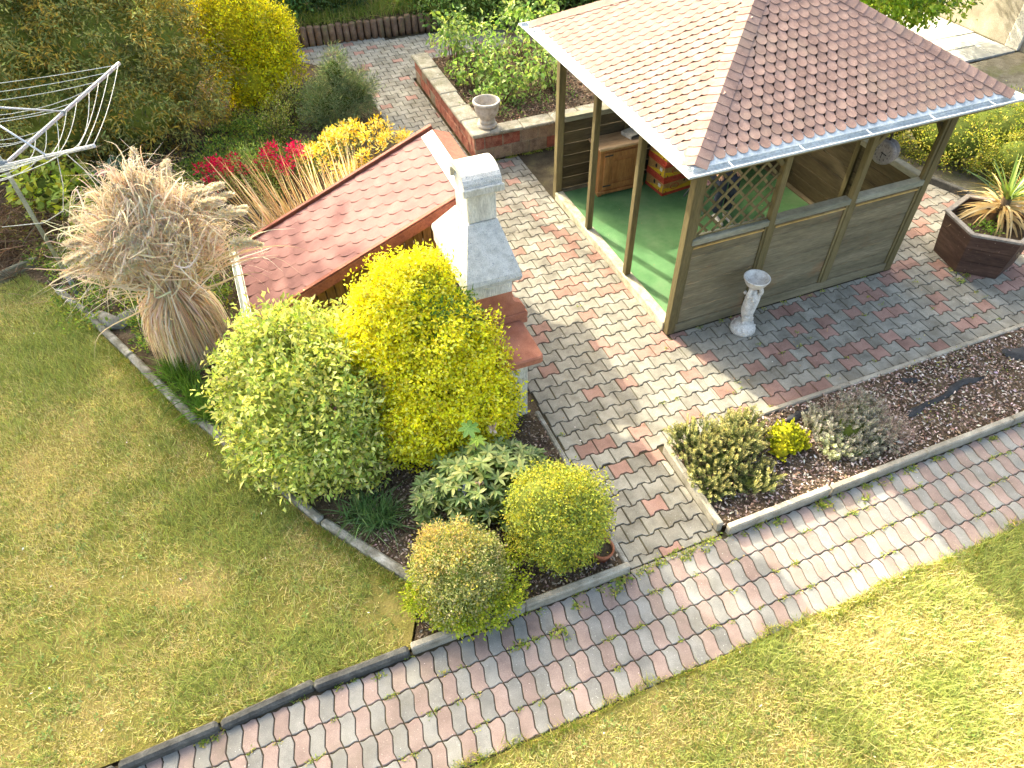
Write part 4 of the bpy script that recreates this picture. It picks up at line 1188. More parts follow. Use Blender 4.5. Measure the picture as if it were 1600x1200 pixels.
for s_ in (-1, 1):
    b = len(fv)
    fv += [(s_ * .03, -.012, .24), (s_ * .028 + .01, -.03, .19), (s_ * .03, .0, .12)]; fe += [(0, b), (b, b + 1), (b + 1, b + 2)]; fr_ += [.052, .042, .036]
    b = len(fv)
    fv += [(s_ * .075, -.02, .50), (s_ * .085, -.04, .56), (s_ * .05, -.02, .64)]; fe += [(2, b), (b, b + 1), (b + 1, b + 2)]; fr_ += [.032, .028, .026]
fv = [(x + .85, y - .24, z) for x, y, z in fv]
skinned('cherub_figure', fv, fe, fr_, M['stone_white'], bb)
dr = MB()
for k in range(46):
    a = random.uniform(0, 2 * PI); z = random.uniform(.14, .58); r_ = .062 + .018 * math.sin(z * 14)
    dr.lathe([(.003, -.026), (.015, -.012), (.02, 0), (.014, .013), (.003, .026)], 7, B0 @ Matrix.Translation((r_ * math.cos(a), r_ * math.sin(a), z)) @ Matrix.Rotation(random.uniform(0, 6), 4, 'Z') @ Matrix.Rotation(random.uniform(.2, 1.2), 4, 'X'))
dr.build('drapery', M['stone_white'], bb)
MB().lathe([(.045, .62), (.07, .635), (.10, .66), (.118, .69), (.125, .715), (.128, .72), (.14, .735), (.143, .75), (.138, .756), (.124, .750), (.112, .725), (.09, .70), (.05, .688), (.005, .685)], 32, B0).build('bowl', M['stone_white'], bb)

ur = thing('stone_urn', (-.40, 4.72, .452), 'weathered pale stone urn standing on the corner of the raised brick wall', 'urn')
MB().lathe([(.135, 0), (.15, .01), (.15, .035), (.135, .05), (.118, .058), (.112, .075), (.125, .085), (.125, .10), (.112, .11), (.118, .14), (.15, .19), (.175, .25), (.185, .31), (.188, .34), (.205, .352), (.208, .385), (.20, .398), (.178, .398), (.172, .37), (.165, .28), (.13, .2), (.01, .19)], 32, Matrix.Translation((-.42, 4.72, .4525))).build('urn', M['stone_urn'], ur)

tb = thing('planter_tub', (4.34, -.20, 0), 'brown hexagonal wooden tub right of the gazebo', 'planter')
NS = 6; Rb, Rt, Ht = .46, .53, .56; A0 = rad(18)
for k in range(NS):
    a0, a1 = A0 + 2 * PI * k / NS, A0 + 2 * PI * (k + 1) / NS
    for j in range(3):
        z0, z1 = j * Ht / 3 + .003, (j + 1) * Ht / 3 - .003
        def ring(z, dr_):
            r_ = Rb + (Rt - Rb) * z / Ht + dr_
            return [(4.34 + r_ * math.cos(a), -.20 + r_ * math.sin(a), z) for a in (a0, a1)]
        vs = ring(z0, 0) + ring(z1, 0) + ring(z0, -.03) + ring(z1, -.03)
        MB().add(vs, [(0, 1, 3, 2), (5, 4, 6, 7), (2, 3, 7, 6), (1, 0, 4, 5), (0, 2, 6, 4), (3, 1, 5, 7)]).build('board', M['tub'], tb)
    r1, r2 = Rt + .018, Rt - .05
    vs = [(4.34 + r_ * math.cos(a), -.20 + r_ * math.sin(a), z) for z in (Ht, Ht + .025) for r_ in (r1, r2) for a in (a0 + .004, a1 - .004)]
    MB().add(vs, [(0, 2, 3, 1), (4, 5, 7, 6), (0, 1, 5, 4), (2, 6, 7, 3), (0, 4, 6, 2), (1, 3, 7, 5)]).build('top_trim', M['tub_edge'], tb)
MB().prism([(4.34 + .455 * math.cos(A0 + k * PI / 3), -.20 + .455 * math.sin(A0 + k * PI / 3)) for k in range(6)], .3, .47).build('soil', M['soil'], tb)

pt = thing('flower_pot', (-1.97, -2.26, 0), 'small clay flower pot behind the kerb corner beside the clipped shrub', 'pot')
MB().lathe([(.07, .015), (.085, .10), (.09, .12), (.102, .122), (.104, .15), (.098, .155), (.088, .15), (.085, .125)], 28, Matrix.Translation((-1.97, -2.26, 0)), cap1=False).build('pot', M['clay'], pt)
MB().lathe([(.0, .128), (.087, .126)], 20, Matrix.Translation((-1.97, -2.26, 0)), cap0=False, cap1=False).build('soil', M['soil'], pt)
tr = thing('stone_edging', (-5.8, 2.66, 0), 'bent piece of brown stone edging at the foot of the clothes dryer', 'stone')
MB().tube([(-6.04, 2.86, .05), (-5.98, 2.74, .06), (-5.88, 2.60, .07), (-5.82, 2.57, .07), (-5.70, 2.64, .085), (-5.58, 2.74, .08)], [.05, .075, .085, .085, .075, .05], 10).build('stone', M['old_kerb'], tr)
st = thing('flat_stone', (-2.2, 4.2, 0), 'flat pale stone lying under the yellow azalea', 'stone')
MB().prism([(-2.42, 3.98), (-2.0, 3.92), (-1.86, 4.2), (-2.0, 4.45), (-2.35, 4.4)], .0, .09, b=.02).build('stone', M['coping'], st)

# ------------------------------------------------------------------ rotary clothes dryer
cd = thing('clothes_dryer', (-6.30, 3.40, 0), 'white rotary clothes dryer on a tall pole beside the left lawn', 'clothes dryer')
MB().tube([(-6.30, 3.40, .0), (-6.30, 3.40, .42)], .03, 12).build('ground_sleeve', M['grey_plastic'], cd)
MB().tube([(-6.30, 3.40, .42), (-6.30, 3.40, 2.42)], .024, 12).build('pole', M['galv'], cd)
MB().lathe([(.03, 1.70), (.055, 1.71), (.055, 1.80), (.03, 1.82)], 14, Matrix.Translation((-6.30, 3.40, 0))).build('hub', M['grey_plastic'], cd)
MB().lathe([(.03, 2.36), (.045, 2.37), (.045, 2.43), (.02, 2.45)], 14, Matrix.Translation((-6.30, 3.40, 0))).build('top_hub', M['grey_plastic'], cd)
hub = Vector((-6.30, 3.40, 1.76)); tips = [Vector((-4.94, 4.34, 2.26)), Vector((-5.19, 2.36, 2.26)), Vector((-7.62, 2.46, 2.26)), Vector((-7.35, 4.50, 2.26))]
for t4 in tips:
    h_ = hub + (t4 - hub).normalized() * .05
    MB().bar(h_, t4, .028, .034, bev=.004).build('arm', M['alu'], cd)
    m_ = hub.lerp(t4, .5)
    MB().tube([(-6.30, 3.40, 2.40) if False else tuple(Vector((-6.30, 3.40, 2.38)) + (m_ - hub) * .05), tuple(m_ + Vector((0, 0, .01)))], .011, 8).build('strut', M['alu'], cd)
    MB().box(m_.x - .02, m_.x + .02, m_.y - .02, m_.y + .02, m_.z - .03, m_.z + .02, .004).build('joint', M['grey_plastic'], cd)
for k in range(9):
    f = .26 + k * .088 + (.02 if k > 4 else 0)
    for i in range(4):
        a, b = hub.lerp(tips[i], min(.985, f)), hub.lerp(tips[(i + 1) % 4], min(.985, f + random.uniform(-.015, .015)))
        sag = .03 + .09 * random.random() * (1.3 - f) + (.10 if k in (2, 5) else 0)
        pts = [a.lerp(b, j / 8) - Vector((0, 0, sag * 4 * (j / 8) * (1 - j / 8))) for j in range(9)]
        MB().tube(pts, .0042, 5).build('line', M['line'], cd)
for pts in ([(-5.62, 2.78, 2.08), (-5.70, 2.75, 1.75), (-5.83, 2.80, 1.45), (-6.10, 2.95, 1.28), (-6.5, 3.0, 1.3)], [(-5.55, 2.73, 2.1), (-5.40, 2.70, 1.8), (-5.30, 2.70, 1.58), (-5.30, 2.71, 1.52)]):
    MB().tube(pts, .0045, 5).build('loose_line', M['line'], cd)
# ------------------------------------------------------------------ plants
def core_part(lobes, scale, mat, parent, name='inner_leaves'):
    mb = MB()
    for cx_, cy_, cz_, rx, ry, rz in lobes:
        prof_ = [(max(.01, math.sin(PI * i / 9)), -math.cos(PI * i / 9)) for i in range(10)]
        M4 = Matrix.Translation((cx_, cy_, cz_)) @ Matrix.Diagonal((rx * scale, ry * scale, rz * scale, 1))
        mb.lathe(prof_, 14, M4, lump=.16)
    return mb.build(name, mat, parent)

def stems_part(base, targets, r0, mat, parent, name='stem', bend=.12):
    segs = []
    for t in targets:
        b = Vector(base) + Vector((random.gauss(0, .05), random.gauss(0, .05), 0)); t = Vector(t)
        m1 = b.lerp(t, .4) + Vector((random.gauss(0, bend), random.gauss(0, bend), abs(random.gauss(0, bend)))) * (t - b).length * .6
        pts = [b, b.lerp(m1, .55), m1, m1.lerp(t, .5), t]
        segs.append((pts, [r0, r0 * .85, r0 * .65, r0 * .45, r0 * .22]))
    return skin_twigs(name, segs, mat, parent)

def shrub(name, label, cat, base, lobes, mat='leaf', core=.72, stems=8, stem_r=.012, group=None, extra=None, core_mat='core', **kw):
    root = thing(name, (*base, 0), label, cat, group)
    V, F, C = clump_cloud(lobes, **kw)
    if extra:
        V, F, C = merge([(V, F, C)] + [clump_cloud(l_, **k_) for l_, k_ in extra])
    put('foliage', mesh_np('foliage', V, F, C), M[mat], root)
    if core: core_part(lobes, core, M[core_mat], root)
    if stems:
        tg = []
        for _ in range(stems):
            l_ = random.choice(lobes); tg.append((l_[0] + random.uniform(-.6, .6) * l_[3], l_[1] + random.uniform(-.6, .6) * l_[4], l_[2] + random.uniform(0, .75) * l_[5]))
        stems_part((*base, 0), tg, stem_r, M['twig'], root)
    return root

# weigela: large yellow green mound
WG = [(-4.05, -.10, .70, .62, .62, .72), (-4.30, .22, .58, .46, .46, .58), (-3.74, -.28, .62, .42, .46, .60), (-4.02, -.55, .44, .44, .36, .44), (-3.85, .22, .95, .42, .38, .46), (-4.35, -.2, .40, .38, .36, .40), (-3.7, -.6, .32, .3, .28, .3), (-4.15, .1, 1.12, .36, .34, .34)]
wg = shrub('weigela_shrub', 'large yellow green leafy shrub at the edge of the left lawn', 'shrub', (-4.15, -.1), WG, core_mat='core_light', clumps=2100, per=20, L=.058, W=.026,
      palette=[(228, 224, 124), (216, 216, 110), (198, 204, 102), (240, 234, 154), (176, 190, 92), (154, 172, 84)], sigma=.058, depth=.11, up=.1, out=.3, spread=.8, face=.9, rough=.13, zmin=.03, fold=.22, curl=.22, clump_jit=.22, lump=.14, stems=12,
      extra=[([(-4.05, -.10, .74, .70, .70, .80), (-3.85, .22, 1.0, .5, .45, .5)], dict(clumps=90, per=9, L=.058, W=.026, palette=[(228, 224, 124), (198, 204, 102), (240, 234, 154)], sigma=.03, depth=.05, up=.6, out=.6))])
fl = []
for c in ((-3.75, -.55, .95), (-3.62, -.45, .9), (-3.7, -.62, .72), (-3.58, -.2, 1.1), (-3.66, -.72, .5), (-3.62, -.66, .6), (-3.5, -.75, .28), (-4.2, .2, 1.42), (-4.0, .1, 1.42)):
    n = 16; P0 = np.array(c) + rng.standard_normal((n, 3)) * .018
    fl.append(leaves_geo(P0, rng.standard_normal((n, 3)), rng.standard_normal((n, 3)), .026, .018, pick([(214, 150, 176), (226, 176, 190), (190, 120, 150)], n)))
for V, F, C in fl: put('flower', mesh_np('flower', V, F, C), M['petal'], wg)

# bright yellow shrub against the barbecue
YL = [(-2.86, .08, 1.22, .44, .38, .54), (-2.72, -.28, .95, .54, .46, .58), (-2.72, .10, 1.52, .26, .24, .26), (-3.10, -.05, 1.18, .42, .40, .50), (-2.50, -.42, .72, .36, .34, .50), (-2.70, -.72, .50, .54, .28, .45), (-3.12, -.55, .45, .30, .34, .42), (-2.42, -.55, .40, .30, .26, .36)]
shrub('yellow_shrub', 'brilliant yellow leaved shrub in front of the barbecue', 'shrub', (-2.7, -.2), YL, mat='leaf_bright', core_mat='core_yellow', clumps=3700, per=24, L=.033, W=.021,
      palette=[(253, 242, 60), (250, 236, 50), (254, 246, 110), (246, 230, 56), (232, 218, 60), (150, 166, 60)], wts=[.28, .26, .18, .15, .1, .03], sigma=.034, depth=.06, up=.25, out=.2, spread=.9, face=1.0, zmin=.04, fold=.25, curl=.1, clump_jit=.16, lump=.2, stems=10,
      extra=[([(-2.66, -.20, 1.10, .40, .42, .55), (-2.6, -.5, .5, .5, .36, .42)], dict(clumps=300, per=20, L=.036, W=.02, palette=[(86, 118, 40), (104, 134, 44), (70, 100, 38)], sigma=.045, depth=.05, up=.3, out=.5, zmin=.04))])

# clipped round shrubs
BA = [(-2.28, -2.02, .48, .38, .37, .45), (-2.20, -2.10, .62, .30, .28, .32), (-2.38, -1.96, .64, .30, .28, .31), (-2.26, -2.0, .30, .39, .37, .28), (-2.3, -2.04, .72, .28, .27, .24)]
shrub('clipped_shrub', 'taller clipped round shrub with yellow tips beside the clay pot', 'shrub', (-2.28, -2.02), BA, clumps=1500, per=22, L=.022, W=.014,
      palette=[(170, 178, 80), (188, 190, 82), (146, 160, 74), (204, 202, 90), (124, 140, 66)], sigma=.028, depth=.04, rough=.05, gap=.03, up=.25, out=.3, spread=.8, face=.9, zmin=.03, lump=.12, clump_jit=.2, tips=[(206, 200, 66), (220, 206, 84), (190, 186, 56)], tip_frac=.42, stems=5, core=.84, core_mat='core_light')
BB = [(-3.20, -2.12, .36, .35, .34, .33), (-3.27, -2.05, .44, .26, .25, .25), (-3.12, -2.15, .42, .27, .25, .25), (-3.2, -2.2, .26, .35, .30, .24)]
shrub('clipped_shrub', 'lower clipped round shrub with buff top at the kerb bend', 'shrub', (-3.21, -2.10), BB, clumps=1250, per=22, L=.022, W=.013,
      palette=[(166, 170, 100), (180, 180, 108), (144, 150, 86), (194, 186, 124), (212, 196, 146)], wts=[.26, .24, .22, .16, .12], sigma=.028, depth=.04, rough=.05, gap=.03, up=.3, out=.3, spread=.8, face=.9, zmin=.03, lump=.12, clump_jit=.2, tips=[(220, 200, 120), (210, 196, 84)], tip_frac=.13, stems=5, core=.84, core_mat='core_light',
      extra=[([(-3.20, -2.14, .22, .44, .41, .22)], dict(clumps=420, per=20, L=.026, W=.017, palette=[(178, 186, 58), (160, 176, 54), (196, 198, 66)], sigma=.03, depth=.05, up=.3, out=.7, zmin=.02, lump=.08)),
             ([(-3.26, -2.02, .54, .22, .21, .17)], dict(clumps=150, per=18, L=.022, W=.013, palette=[(226, 202, 130), (232, 208, 110), (214, 186, 132)], sigma=.026, depth=.05, up=.5, out=.7, zmin=.3))])

# leaf with real outline, shared by individual leaf parts
def leaf_shape(L, W, mat, pts=((0, .02), (.2, .7), (.5, 1.0), (.8, .62), (1, .02)), fold=.18, droop=.18, name='leaf', col=(90, 120, 50)):
    mb = MB(); vs = []; n = len(pts)
    for t, w in pts:
        z = -droop * L * t * t
        vs += [(t * L, w * W / 2, z + fold * W * w * .5), (t * L, 0, z), (t * L, -w * W / 2, z + fold * W * w * .5)]
    fs = []
    for i in range(n - 1):
        fs += [(3 * i, 3 * i + 3, 3 * i + 4, 3 * i + 1), (3 * i + 1, 3 * i + 4, 3 * i + 5, 3 * i + 2)]
    me = mb.add(vs, fs, True).mesh(name)
    a = me.color_attributes.new('tint', 'FLOAT_COLOR', 'POINT'); c = lin(col)
    a.data.foreach_set('color', np.tile(np.array([*c, 1.0], np.float32), len(vs)))
    me.materials.append(mat)
    return me
def aim(p, d, up=(0, 0, 1), s=1.0):
    d = Vector(d).normalized(); u = Vector(up); sd = u.cross(d)
    if sd.length < 1e-4: sd = Vector((1, 0, 0)).cross(d)
    sd.normalize(); u = d.cross(sd)
    return Matrix(((d.x * s, sd.x * s, u.x * s, p[0]), (d.y * s, sd.y * s, u.y * s, p[1]), (d.z * s, sd.z * s, u.z * s, p[2]), (0, 0, 0, 1)))

# rhododendron with whorls of single leaves
rh = thing('rhododendron', (-2.7, -1.35, 0), 'low rhododendron with narrow grey green leaves and few pale flowers', 'shrub')
lm = [leaf_shape(.095, .03, M['leaf_gloss'], col=c) for c in ((160, 172, 92), (138, 156, 80), (186, 186, 104), (112, 136, 68))]
wh = []
for _ in range(280):
    a = random.uniform(0, 2 * PI); r_ = math.sqrt(random.random())
    x, y = -2.73 + .62 * r_ * math.cos(a), -1.36 + .46 * r_ * math.sin(a)
    z = .62 - .36 * r_ * r_ + random.gauss(0, .05) - (.18 if random.random() < .3 else 0)
    wh.append((x, y, max(.12, z), r_))
wh.sort(key=lambda q: -q[2])
cnt = 0; restP, restD, restN = [], [], []
for x, y, z, r_ in wh:
    n = random.randint(7, 10); ph = random.uniform(0, 6); tl = random.uniform(.0, .45)
    for k in range(n):
        a = ph + 2 * PI * k / n + random.gauss(0, .15)
        out_ = Vector((x + 2.70, y + 1.36, .3)).normalized()
        d = Vector((math.cos(a), math.sin(a), random.gauss(.1, .18))) + out_ * tl * .6
        if cnt < 300:
            put('leaf', random.choice(lm), None, rh, M=aim((x, y, z), d, s=random.uniform(.75, 1.15))); cnt += 1
        else:
            restP.append((x, y, z)); restD.append(tuple(d)); restN.append((0, 0, 1))
n = len(restP)
V, F, C = leaves_geo(np.array(restP), np.array(restD) + .1 * rng.standard_normal((n, 3)), np.array(restN) + .2 * rng.standard_normal((n, 3)), .09, .03, pick([(134, 150, 82), (108, 130, 68), (154, 162, 92), (90, 112, 58)], n), .2, .15)
put('lower_leaves', mesh_np('lower_leaves', V, F, C), M['leaf_gloss'], rh, kind='stuff')
core_part([(-2.7, -1.36, .26, .52, .42, .26)], .85, M['core'], rh)
stems_part((-2.7, -1.3, 0), [(w[0], w[1], w[2]) for w in wh[:24]], .012, M['twig'], rh)
for c, pal_ in (((-2.93, -1.50, .50), [(232, 226, 238), (214, 206, 226)]), ((-2.80, -1.52, .56), [(240, 206, 186), (232, 178, 140), (240, 228, 220)]), ((-2.50, -1.02, .60), [(238, 220, 212), (232, 200, 184), (214, 206, 220)])):
    n = 26; P0 = np.array(c) + rng.standard_normal((n, 3)) * .018
    V, F, C = leaves_geo(P0, rng.standard_normal((n, 3)) + [0, 0, .6], rng.standard_normal((n, 3)), .045, .032, pick(pal_, n, .06), .2, .1)
    put('flower', mesh_np('flower', V, F, C), M['petal'], rh)

# two large lobed leaves above the rhododendron
bp = thing('lobed_plant', (-2.72, -1.15, 0), 'young plant with two big palmate leaves above the rhododendron', 'plant')
for (x, y, z, s, rz, col) in ((-2.73, -1.10, .80, .105, .4, (142, 178, 92)), (-2.70, -1.22, .77, .085, 2.6, (166, 190, 84))):
    mb = MB(); vs = [(0, 0, .008)]; NL = 7
    for k in range(NL * 4):
        a = 2 * PI * k / (NL * 4) + .35; u = (k % 4) / 4.0
        r_ = s * (1.0 if k % 4 == 2 else (.80 if k % 2 else .52))
        vs.append((r_ * math.cos(a), r_ * math.sin(a), random.uniform(-.012, .006) - (.02 if k % 4 == 2 else 0)))
    m = NL * 4
    me = mb.add(vs, [(0, 1 + k, 1 + (k + 1) % m) for k in range(m)], False, T(x, y, z, rz, .15)).mesh('leaf')
    at = me.color_attributes.new('tint', 'FLOAT_COLOR', 'POINT'); at.data.foreach_set('color', np.tile(np.array([*lin(col), 1], np.float32), len(vs)))
    put('leaf', me, M['leaf'], bp)
    MB().tube([(-2.72, -1.12, 0), (-2.72, -1.13, .4), (x, y, z)], .005, 6).build('stem', M['palisade'], bp)

def tuft(name, label, base_list, n, L, width, pal_, lean=.5, cat='grass tuft', kind=None, mat='grass', droop=.5, jitter=.06, group=None):
    b = np.array(base_list, float); i = rng.integers(0, len(b), n)
    p0 = np.concatenate([b[i] + rng.standard_normal((n, 2)) * jitter, np.zeros((n, 1))], 1)
    a = rng.uniform(0, 2 * PI, n); ln = np.abs(rng.standard_normal(n)) * lean
    dirh = np.stack([np.cos(a), np.sin(a), np.zeros(n)], 1)
    l_ = L * rng.uniform(.55, 1.15, n)
    t = np.linspace(0, 1, 7)[None, :, None]
    up_ = np.array([0, 0, 1.0])
    path = p0[:, None] + up_ * (l_[:, None, None] * (t - droop * (ln[:, None, None]).clip(0, 1.2) * t ** 2)) + dirh[:, None] * (l_ * ln)[:, None, None] * t ** 1.4
    path[:, :, 2] = np.maximum(path[:, :, 2], .01)
    V, F, C = ribbons(path, width * rng.uniform(.7, 1.3, n), pick(pal_, n, .14))
    root = thing(name, (*b.mean(0), 0), label, cat, group, kind)
    put('blades', mesh_np('blades', V, F, C), M[mat], root)
    return root
GREENS = [(96, 132, 52), (112, 146, 60), (84, 120, 46), (132, 158, 72)]
tuft('grass_tuft', 'green grass tuft growing between pampas bundle and lichen kerb', [(-5.0, .85), (-5.1, 1.05), (-5.2, 1.3), (-4.95, .7), (-5.3, 1.5)], 900, .34, .008, GREENS, lean=.75)
tuft('grass_tuft', 'strappy grey green tuft at the lower end of the large shrub', [(-3.72, -1.15), (-3.62, -1.2), (-3.8, -1.05)], 420, .36, .010, [(116, 146, 92), (98, 130, 80), (134, 160, 104)], lean=.9, droop=.8)

# pampas grass tied into a sheaf
pg = thing('pampas_grass', (-5.03, 1.72, 0), 'tall sheaf of dry pampas grass tied at the waist behind the lichen kerb', 'ornamental grass')
n = 1750
a = rng.uniform(0, 2 * PI, n); r0 = .26 * np.sqrt(rng.random(n))
base = np.stack([-5.03 + r0 * np.cos(a), 1.72 + r0 * np.sin(a), np.zeros(n)], 1)
a2 = a + rng.standard_normal(n) * .5
wr = .12 * np.sqrt(rng.random(n)); waist = np.stack([-5.0 + wr * np.cos(a2), 1.76 + wr * np.sin(a2), .80 + rng.standard_normal(n) * .05], 1)
a3 = a2 + rng.standard_normal(n) * .35
R1 = np.abs(rng.normal(.36, .22, n)).clip(.03, .92) * (1 + .28 * np.cos(3 * a3 + 1.2)); z1 = 2.02 - .80 * R1 ** 1.4 + rng.standard_normal(n) * .15
top = np.stack([-4.95 + 1.0 * R1 * np.cos(a3), 1.86 + .55 * R1 * np.sin(a3), z1], 1)
ov = rng.uniform(.05, .42, n) * (rng.random(n) < .8)
end = top + np.stack([ov * np.cos(a3 + rng.standard_normal(n) * .6), ov * np.sin(a3 + rng.standard_normal(n) * .6), -ov * rng.uniform(-.2, .9, n)], 1)
curl_ = rng.standard_normal((n, 3)) * .06
def chain(pts, k):
    """smooth polyline through control points (Catmull-Rom)"""
    m = len(pts); P_ = [2 * pts[0] - pts[1]] + pts + [2 * pts[-1] - pts[-2]]
    out = []
    for i in range(m - 1):
        p0, p1, p2, p3 = P_[i:i + 4]
        for j in range(k):
            t = j / k
            out.append(.5 * ((2 * p1) + (p2 - p0) * t + (2 * p0 - 5 * p1 + 4 * p2 - p3) * t ** 2 + (3 * p1 - p0 - 3 * p2 + p3) * t ** 3))
    out.append(pts[-1])
    return np.stack(out, 1)
path = chain([base, waist, waist + (top - waist) * .55 + np.array([0, 0, .1]) + curl_ * .5, top, end + curl_], 4)
STRAW = [(236, 222, 200), (228, 208, 180), (244, 234, 218), (214, 190, 160), (232, 220, 206), (196, 172, 146)]
V, F, C = ribbons(path, rng.uniform(.011, .024, n), pick(STRAW, n, .12))
parts_ = [(V, F, C)]
# hanging dead leaves below and around the tie
n = 1100
a = rng.uniform(0, 2 * PI, n); s0 = np.stack([-5.0 + .10 * np.cos(a), 1.76 + .10 * np.sin(a), rng.uniform(.55, 1.05, n)], 1)
r_ = rng.uniform(.18, .46, n); e0 = np.stack([-5.0 + r_ * np.cos(a), 1.74 + r_ * np.sin(a), rng.uniform(.05, .5, n)], 1)
md = (s0 + e0) / 2 + np.stack([.10 * np.cos(a), .10 * np.sin(a), rng.uniform(.0, .18, n)], 1)
parts_.append(ribbons(chain([s0, md, e0], 4), rng.uniform(.009, .018, n), pick(STRAW, n, .13)))
# curly loose blades in the head
n = 1300
a = rng.uniform(0, 2 * PI, n); R_0 = rng.uniform(.05, .62, n); s0 = np.stack([-4.97 + R_0 * np.cos(a), 1.84 + .6 * R_0 * np.sin(a), 1.66 - .62 * R_0 + rng.standard_normal(n) * .14], 1)
d1 = rng.standard_normal((n, 3)) * .10 + [0, 0, .08]; d2 = d1 + rng.standard_normal((n, 3)) * .13; d3 = d2 * .7 + rng.standard_normal((n, 3)) * .12 - [0, 0, .10]
parts_.append(ribbons(chain([s0, s0 + d1, s0 + d2, s0 + d3], 4), rng.uniform(.011, .022, n), pick(STRAW[:5] + [(246, 234, 212)] * 2, n, .08)))
V, F, C = merge(parts_); put('blades', mesh_np('blades', V, F, C), M['straw'], pg)
PL = []
for k in range(30):
    a_ = random.uniform(0, 2 * PI); r_ = random.uniform(.1, .85) if k > 5 else random.uniform(.0, .25)
    z_ = 2.06 - .80 * r_ ** 1.4 + random.uniform(-.03, .12)
    PL.append((-4.95 + r_ * math.cos(a_), 1.86 + .62 * r_ * math.sin(a_), z_, math.cos(a_) * (.2 + r_), .6 * math.sin(a_) * (.2 + r_), 1.0 - .9 * r_))
for q_ in ((-5.62, 1.95, 1.58, -1, .2, .45), (-5.5, 2.05, 1.72, -.8, .3, .6), (-5.66, 1.75, 1.42, -1, 0, .2), (-4.88, 2.2, 2.16, .1, .3, 1), (-4.66, 2.2, 2.0, .3, .3, .9), (-5.1, 2.15, 2.0, -.3, .3, .9), (-4.3, 2.05, 1.78, .8, .3, .6), (-4.18, 1.85, 1.62, .9, .1, .4), (-4.12, 1.55, 1.42, .9, -.2, .15), (-4.25, 2.0, 1.7, .9, .2, .5)):
    PL.append(q_)
for x, y, z, dx, dy, dz in PL:
    n = 760; ax = np.array([dx, dy, dz]); ax = ax / np.linalg.norm(ax)
    t = rng.random(n); L_ = random.uniform(.26, .38)
    wob = np.array([0, 0, -.10]) * (t ** 2)[:, None]
    p0 = np.array([x, y, z]) + ax * ((t - .5) * L_)[:, None] + wob
    d = unit(rng.standard_normal((n, 3)) * .9 + ax * .7 + [0, 0, .0])
    l_ = .075 * (1 - .55 * t) * rng.uniform(.6, 1.3, n)
    V, F, C = leaves_geo(p0, d, rng.standard_normal((n, 3)), l_, .012, pick([(252, 242, 220), (248, 234, 204), (254, 248, 234), (242, 222, 186)], n, .04), .2, .3)
    put('plume', mesh_np('plume', V, F, C), M['plume'], pg)

# juniper, golden conifer, lavender in the narrow bed
JL = [(-.50, -1.85, .14, .36, .28, .17), (-.62, -1.58, .17, .28, .24, .18), (-.28, -1.72, .18, .28, .24, .20), (-.70, -2.0, .10, .20, .22, .13), (-.35, -2.15, .10, .30, .17, .12), (-.12, -1.62, .16, .22, .2, .18)]
def shoot_shrub(name, label, base, lobes, parts, stems, stem_r, core, core_mat='core'):
    root = thing(name, (*base, 0), label, 'shrub')
    V, F, C = merge([shoots(l_, **k_) for l_, k_ in parts]); put('foliage', mesh_np('foliage', V, F, C), M['needle'], root)
    core_part(lobes, core, M[core_mat], root)
    stems_part((*base, 0), [(l_[0] + random.uniform(-.9, .9) * l_[3], l_[1] + random.uniform(-.9, .9) * l_[4], l_[2] + random.uniform(.3, 1.1) * l_[5]) for l_ in (random.choice(lobes) for _ in range(stems))], stem_r, M['twig'], root)
JG, JT = [(104, 116, 70), (120, 128, 78), (88, 104, 62), (138, 140, 86)], [(216, 202, 134), (206, 190, 112), (226, 212, 150)]
shoot_shrub('juniper', 'spreading dull green juniper with straw tinged tips at the kerb corner', (-.45, -1.85), JL,
            [(JL, dict(count=560, per=90, Ls=.15, rad_=.02, L=.026, W=.007, base_pal=JG, tip_pal=JT, tip0=.4, up=1.0, out=.7, depth=.22, lump=.3)), ([(q[0], q[1], q[2] * .6, q[3] * .7, q[4] * .7, q[5] * .6) for q in JL], dict(count=240, per=60, Ls=.13, rad_=.02, L=.026, W=.008, base_pal=[(84, 98, 58), (100, 112, 64)], tip_pal=[(120, 128, 76)], tip0=.5, up=.7, out=.8, depth=.3))], 26, .009, .3)
CL = [(.20, -1.84, .15, .17, .15, .17), (.12, -1.92, .11, .12, .11, .12), (.30, -1.92, .10, .12, .1, .12)]
shoot_shrub('golden_conifer', 'small bright yellow conifer between juniper and lavender', (.22, -1.86), CL,
            [(CL, dict(count=230, per=60, Ls=.07, rad_=.014, L=.016, W=.009, base_pal=[(140, 152, 48), (170, 174, 50), (120, 138, 46)], tip_pal=[(246, 234, 60), (232, 220, 50)], tip0=.15, up=.8, out=.7, depth=.08, lump=.2))], 6, .006, .75, 'core_yellow')
LVL = [(.86, -1.98, .14, .34, .26, .17), (1.08, -1.86, .14, .26, .22, .16), (.66, -1.86, .12, .2, .2, .14), (1.05, -2.15, .09, .26, .16, .12), (.85, -2.2, .07, .26, .12, .1)]
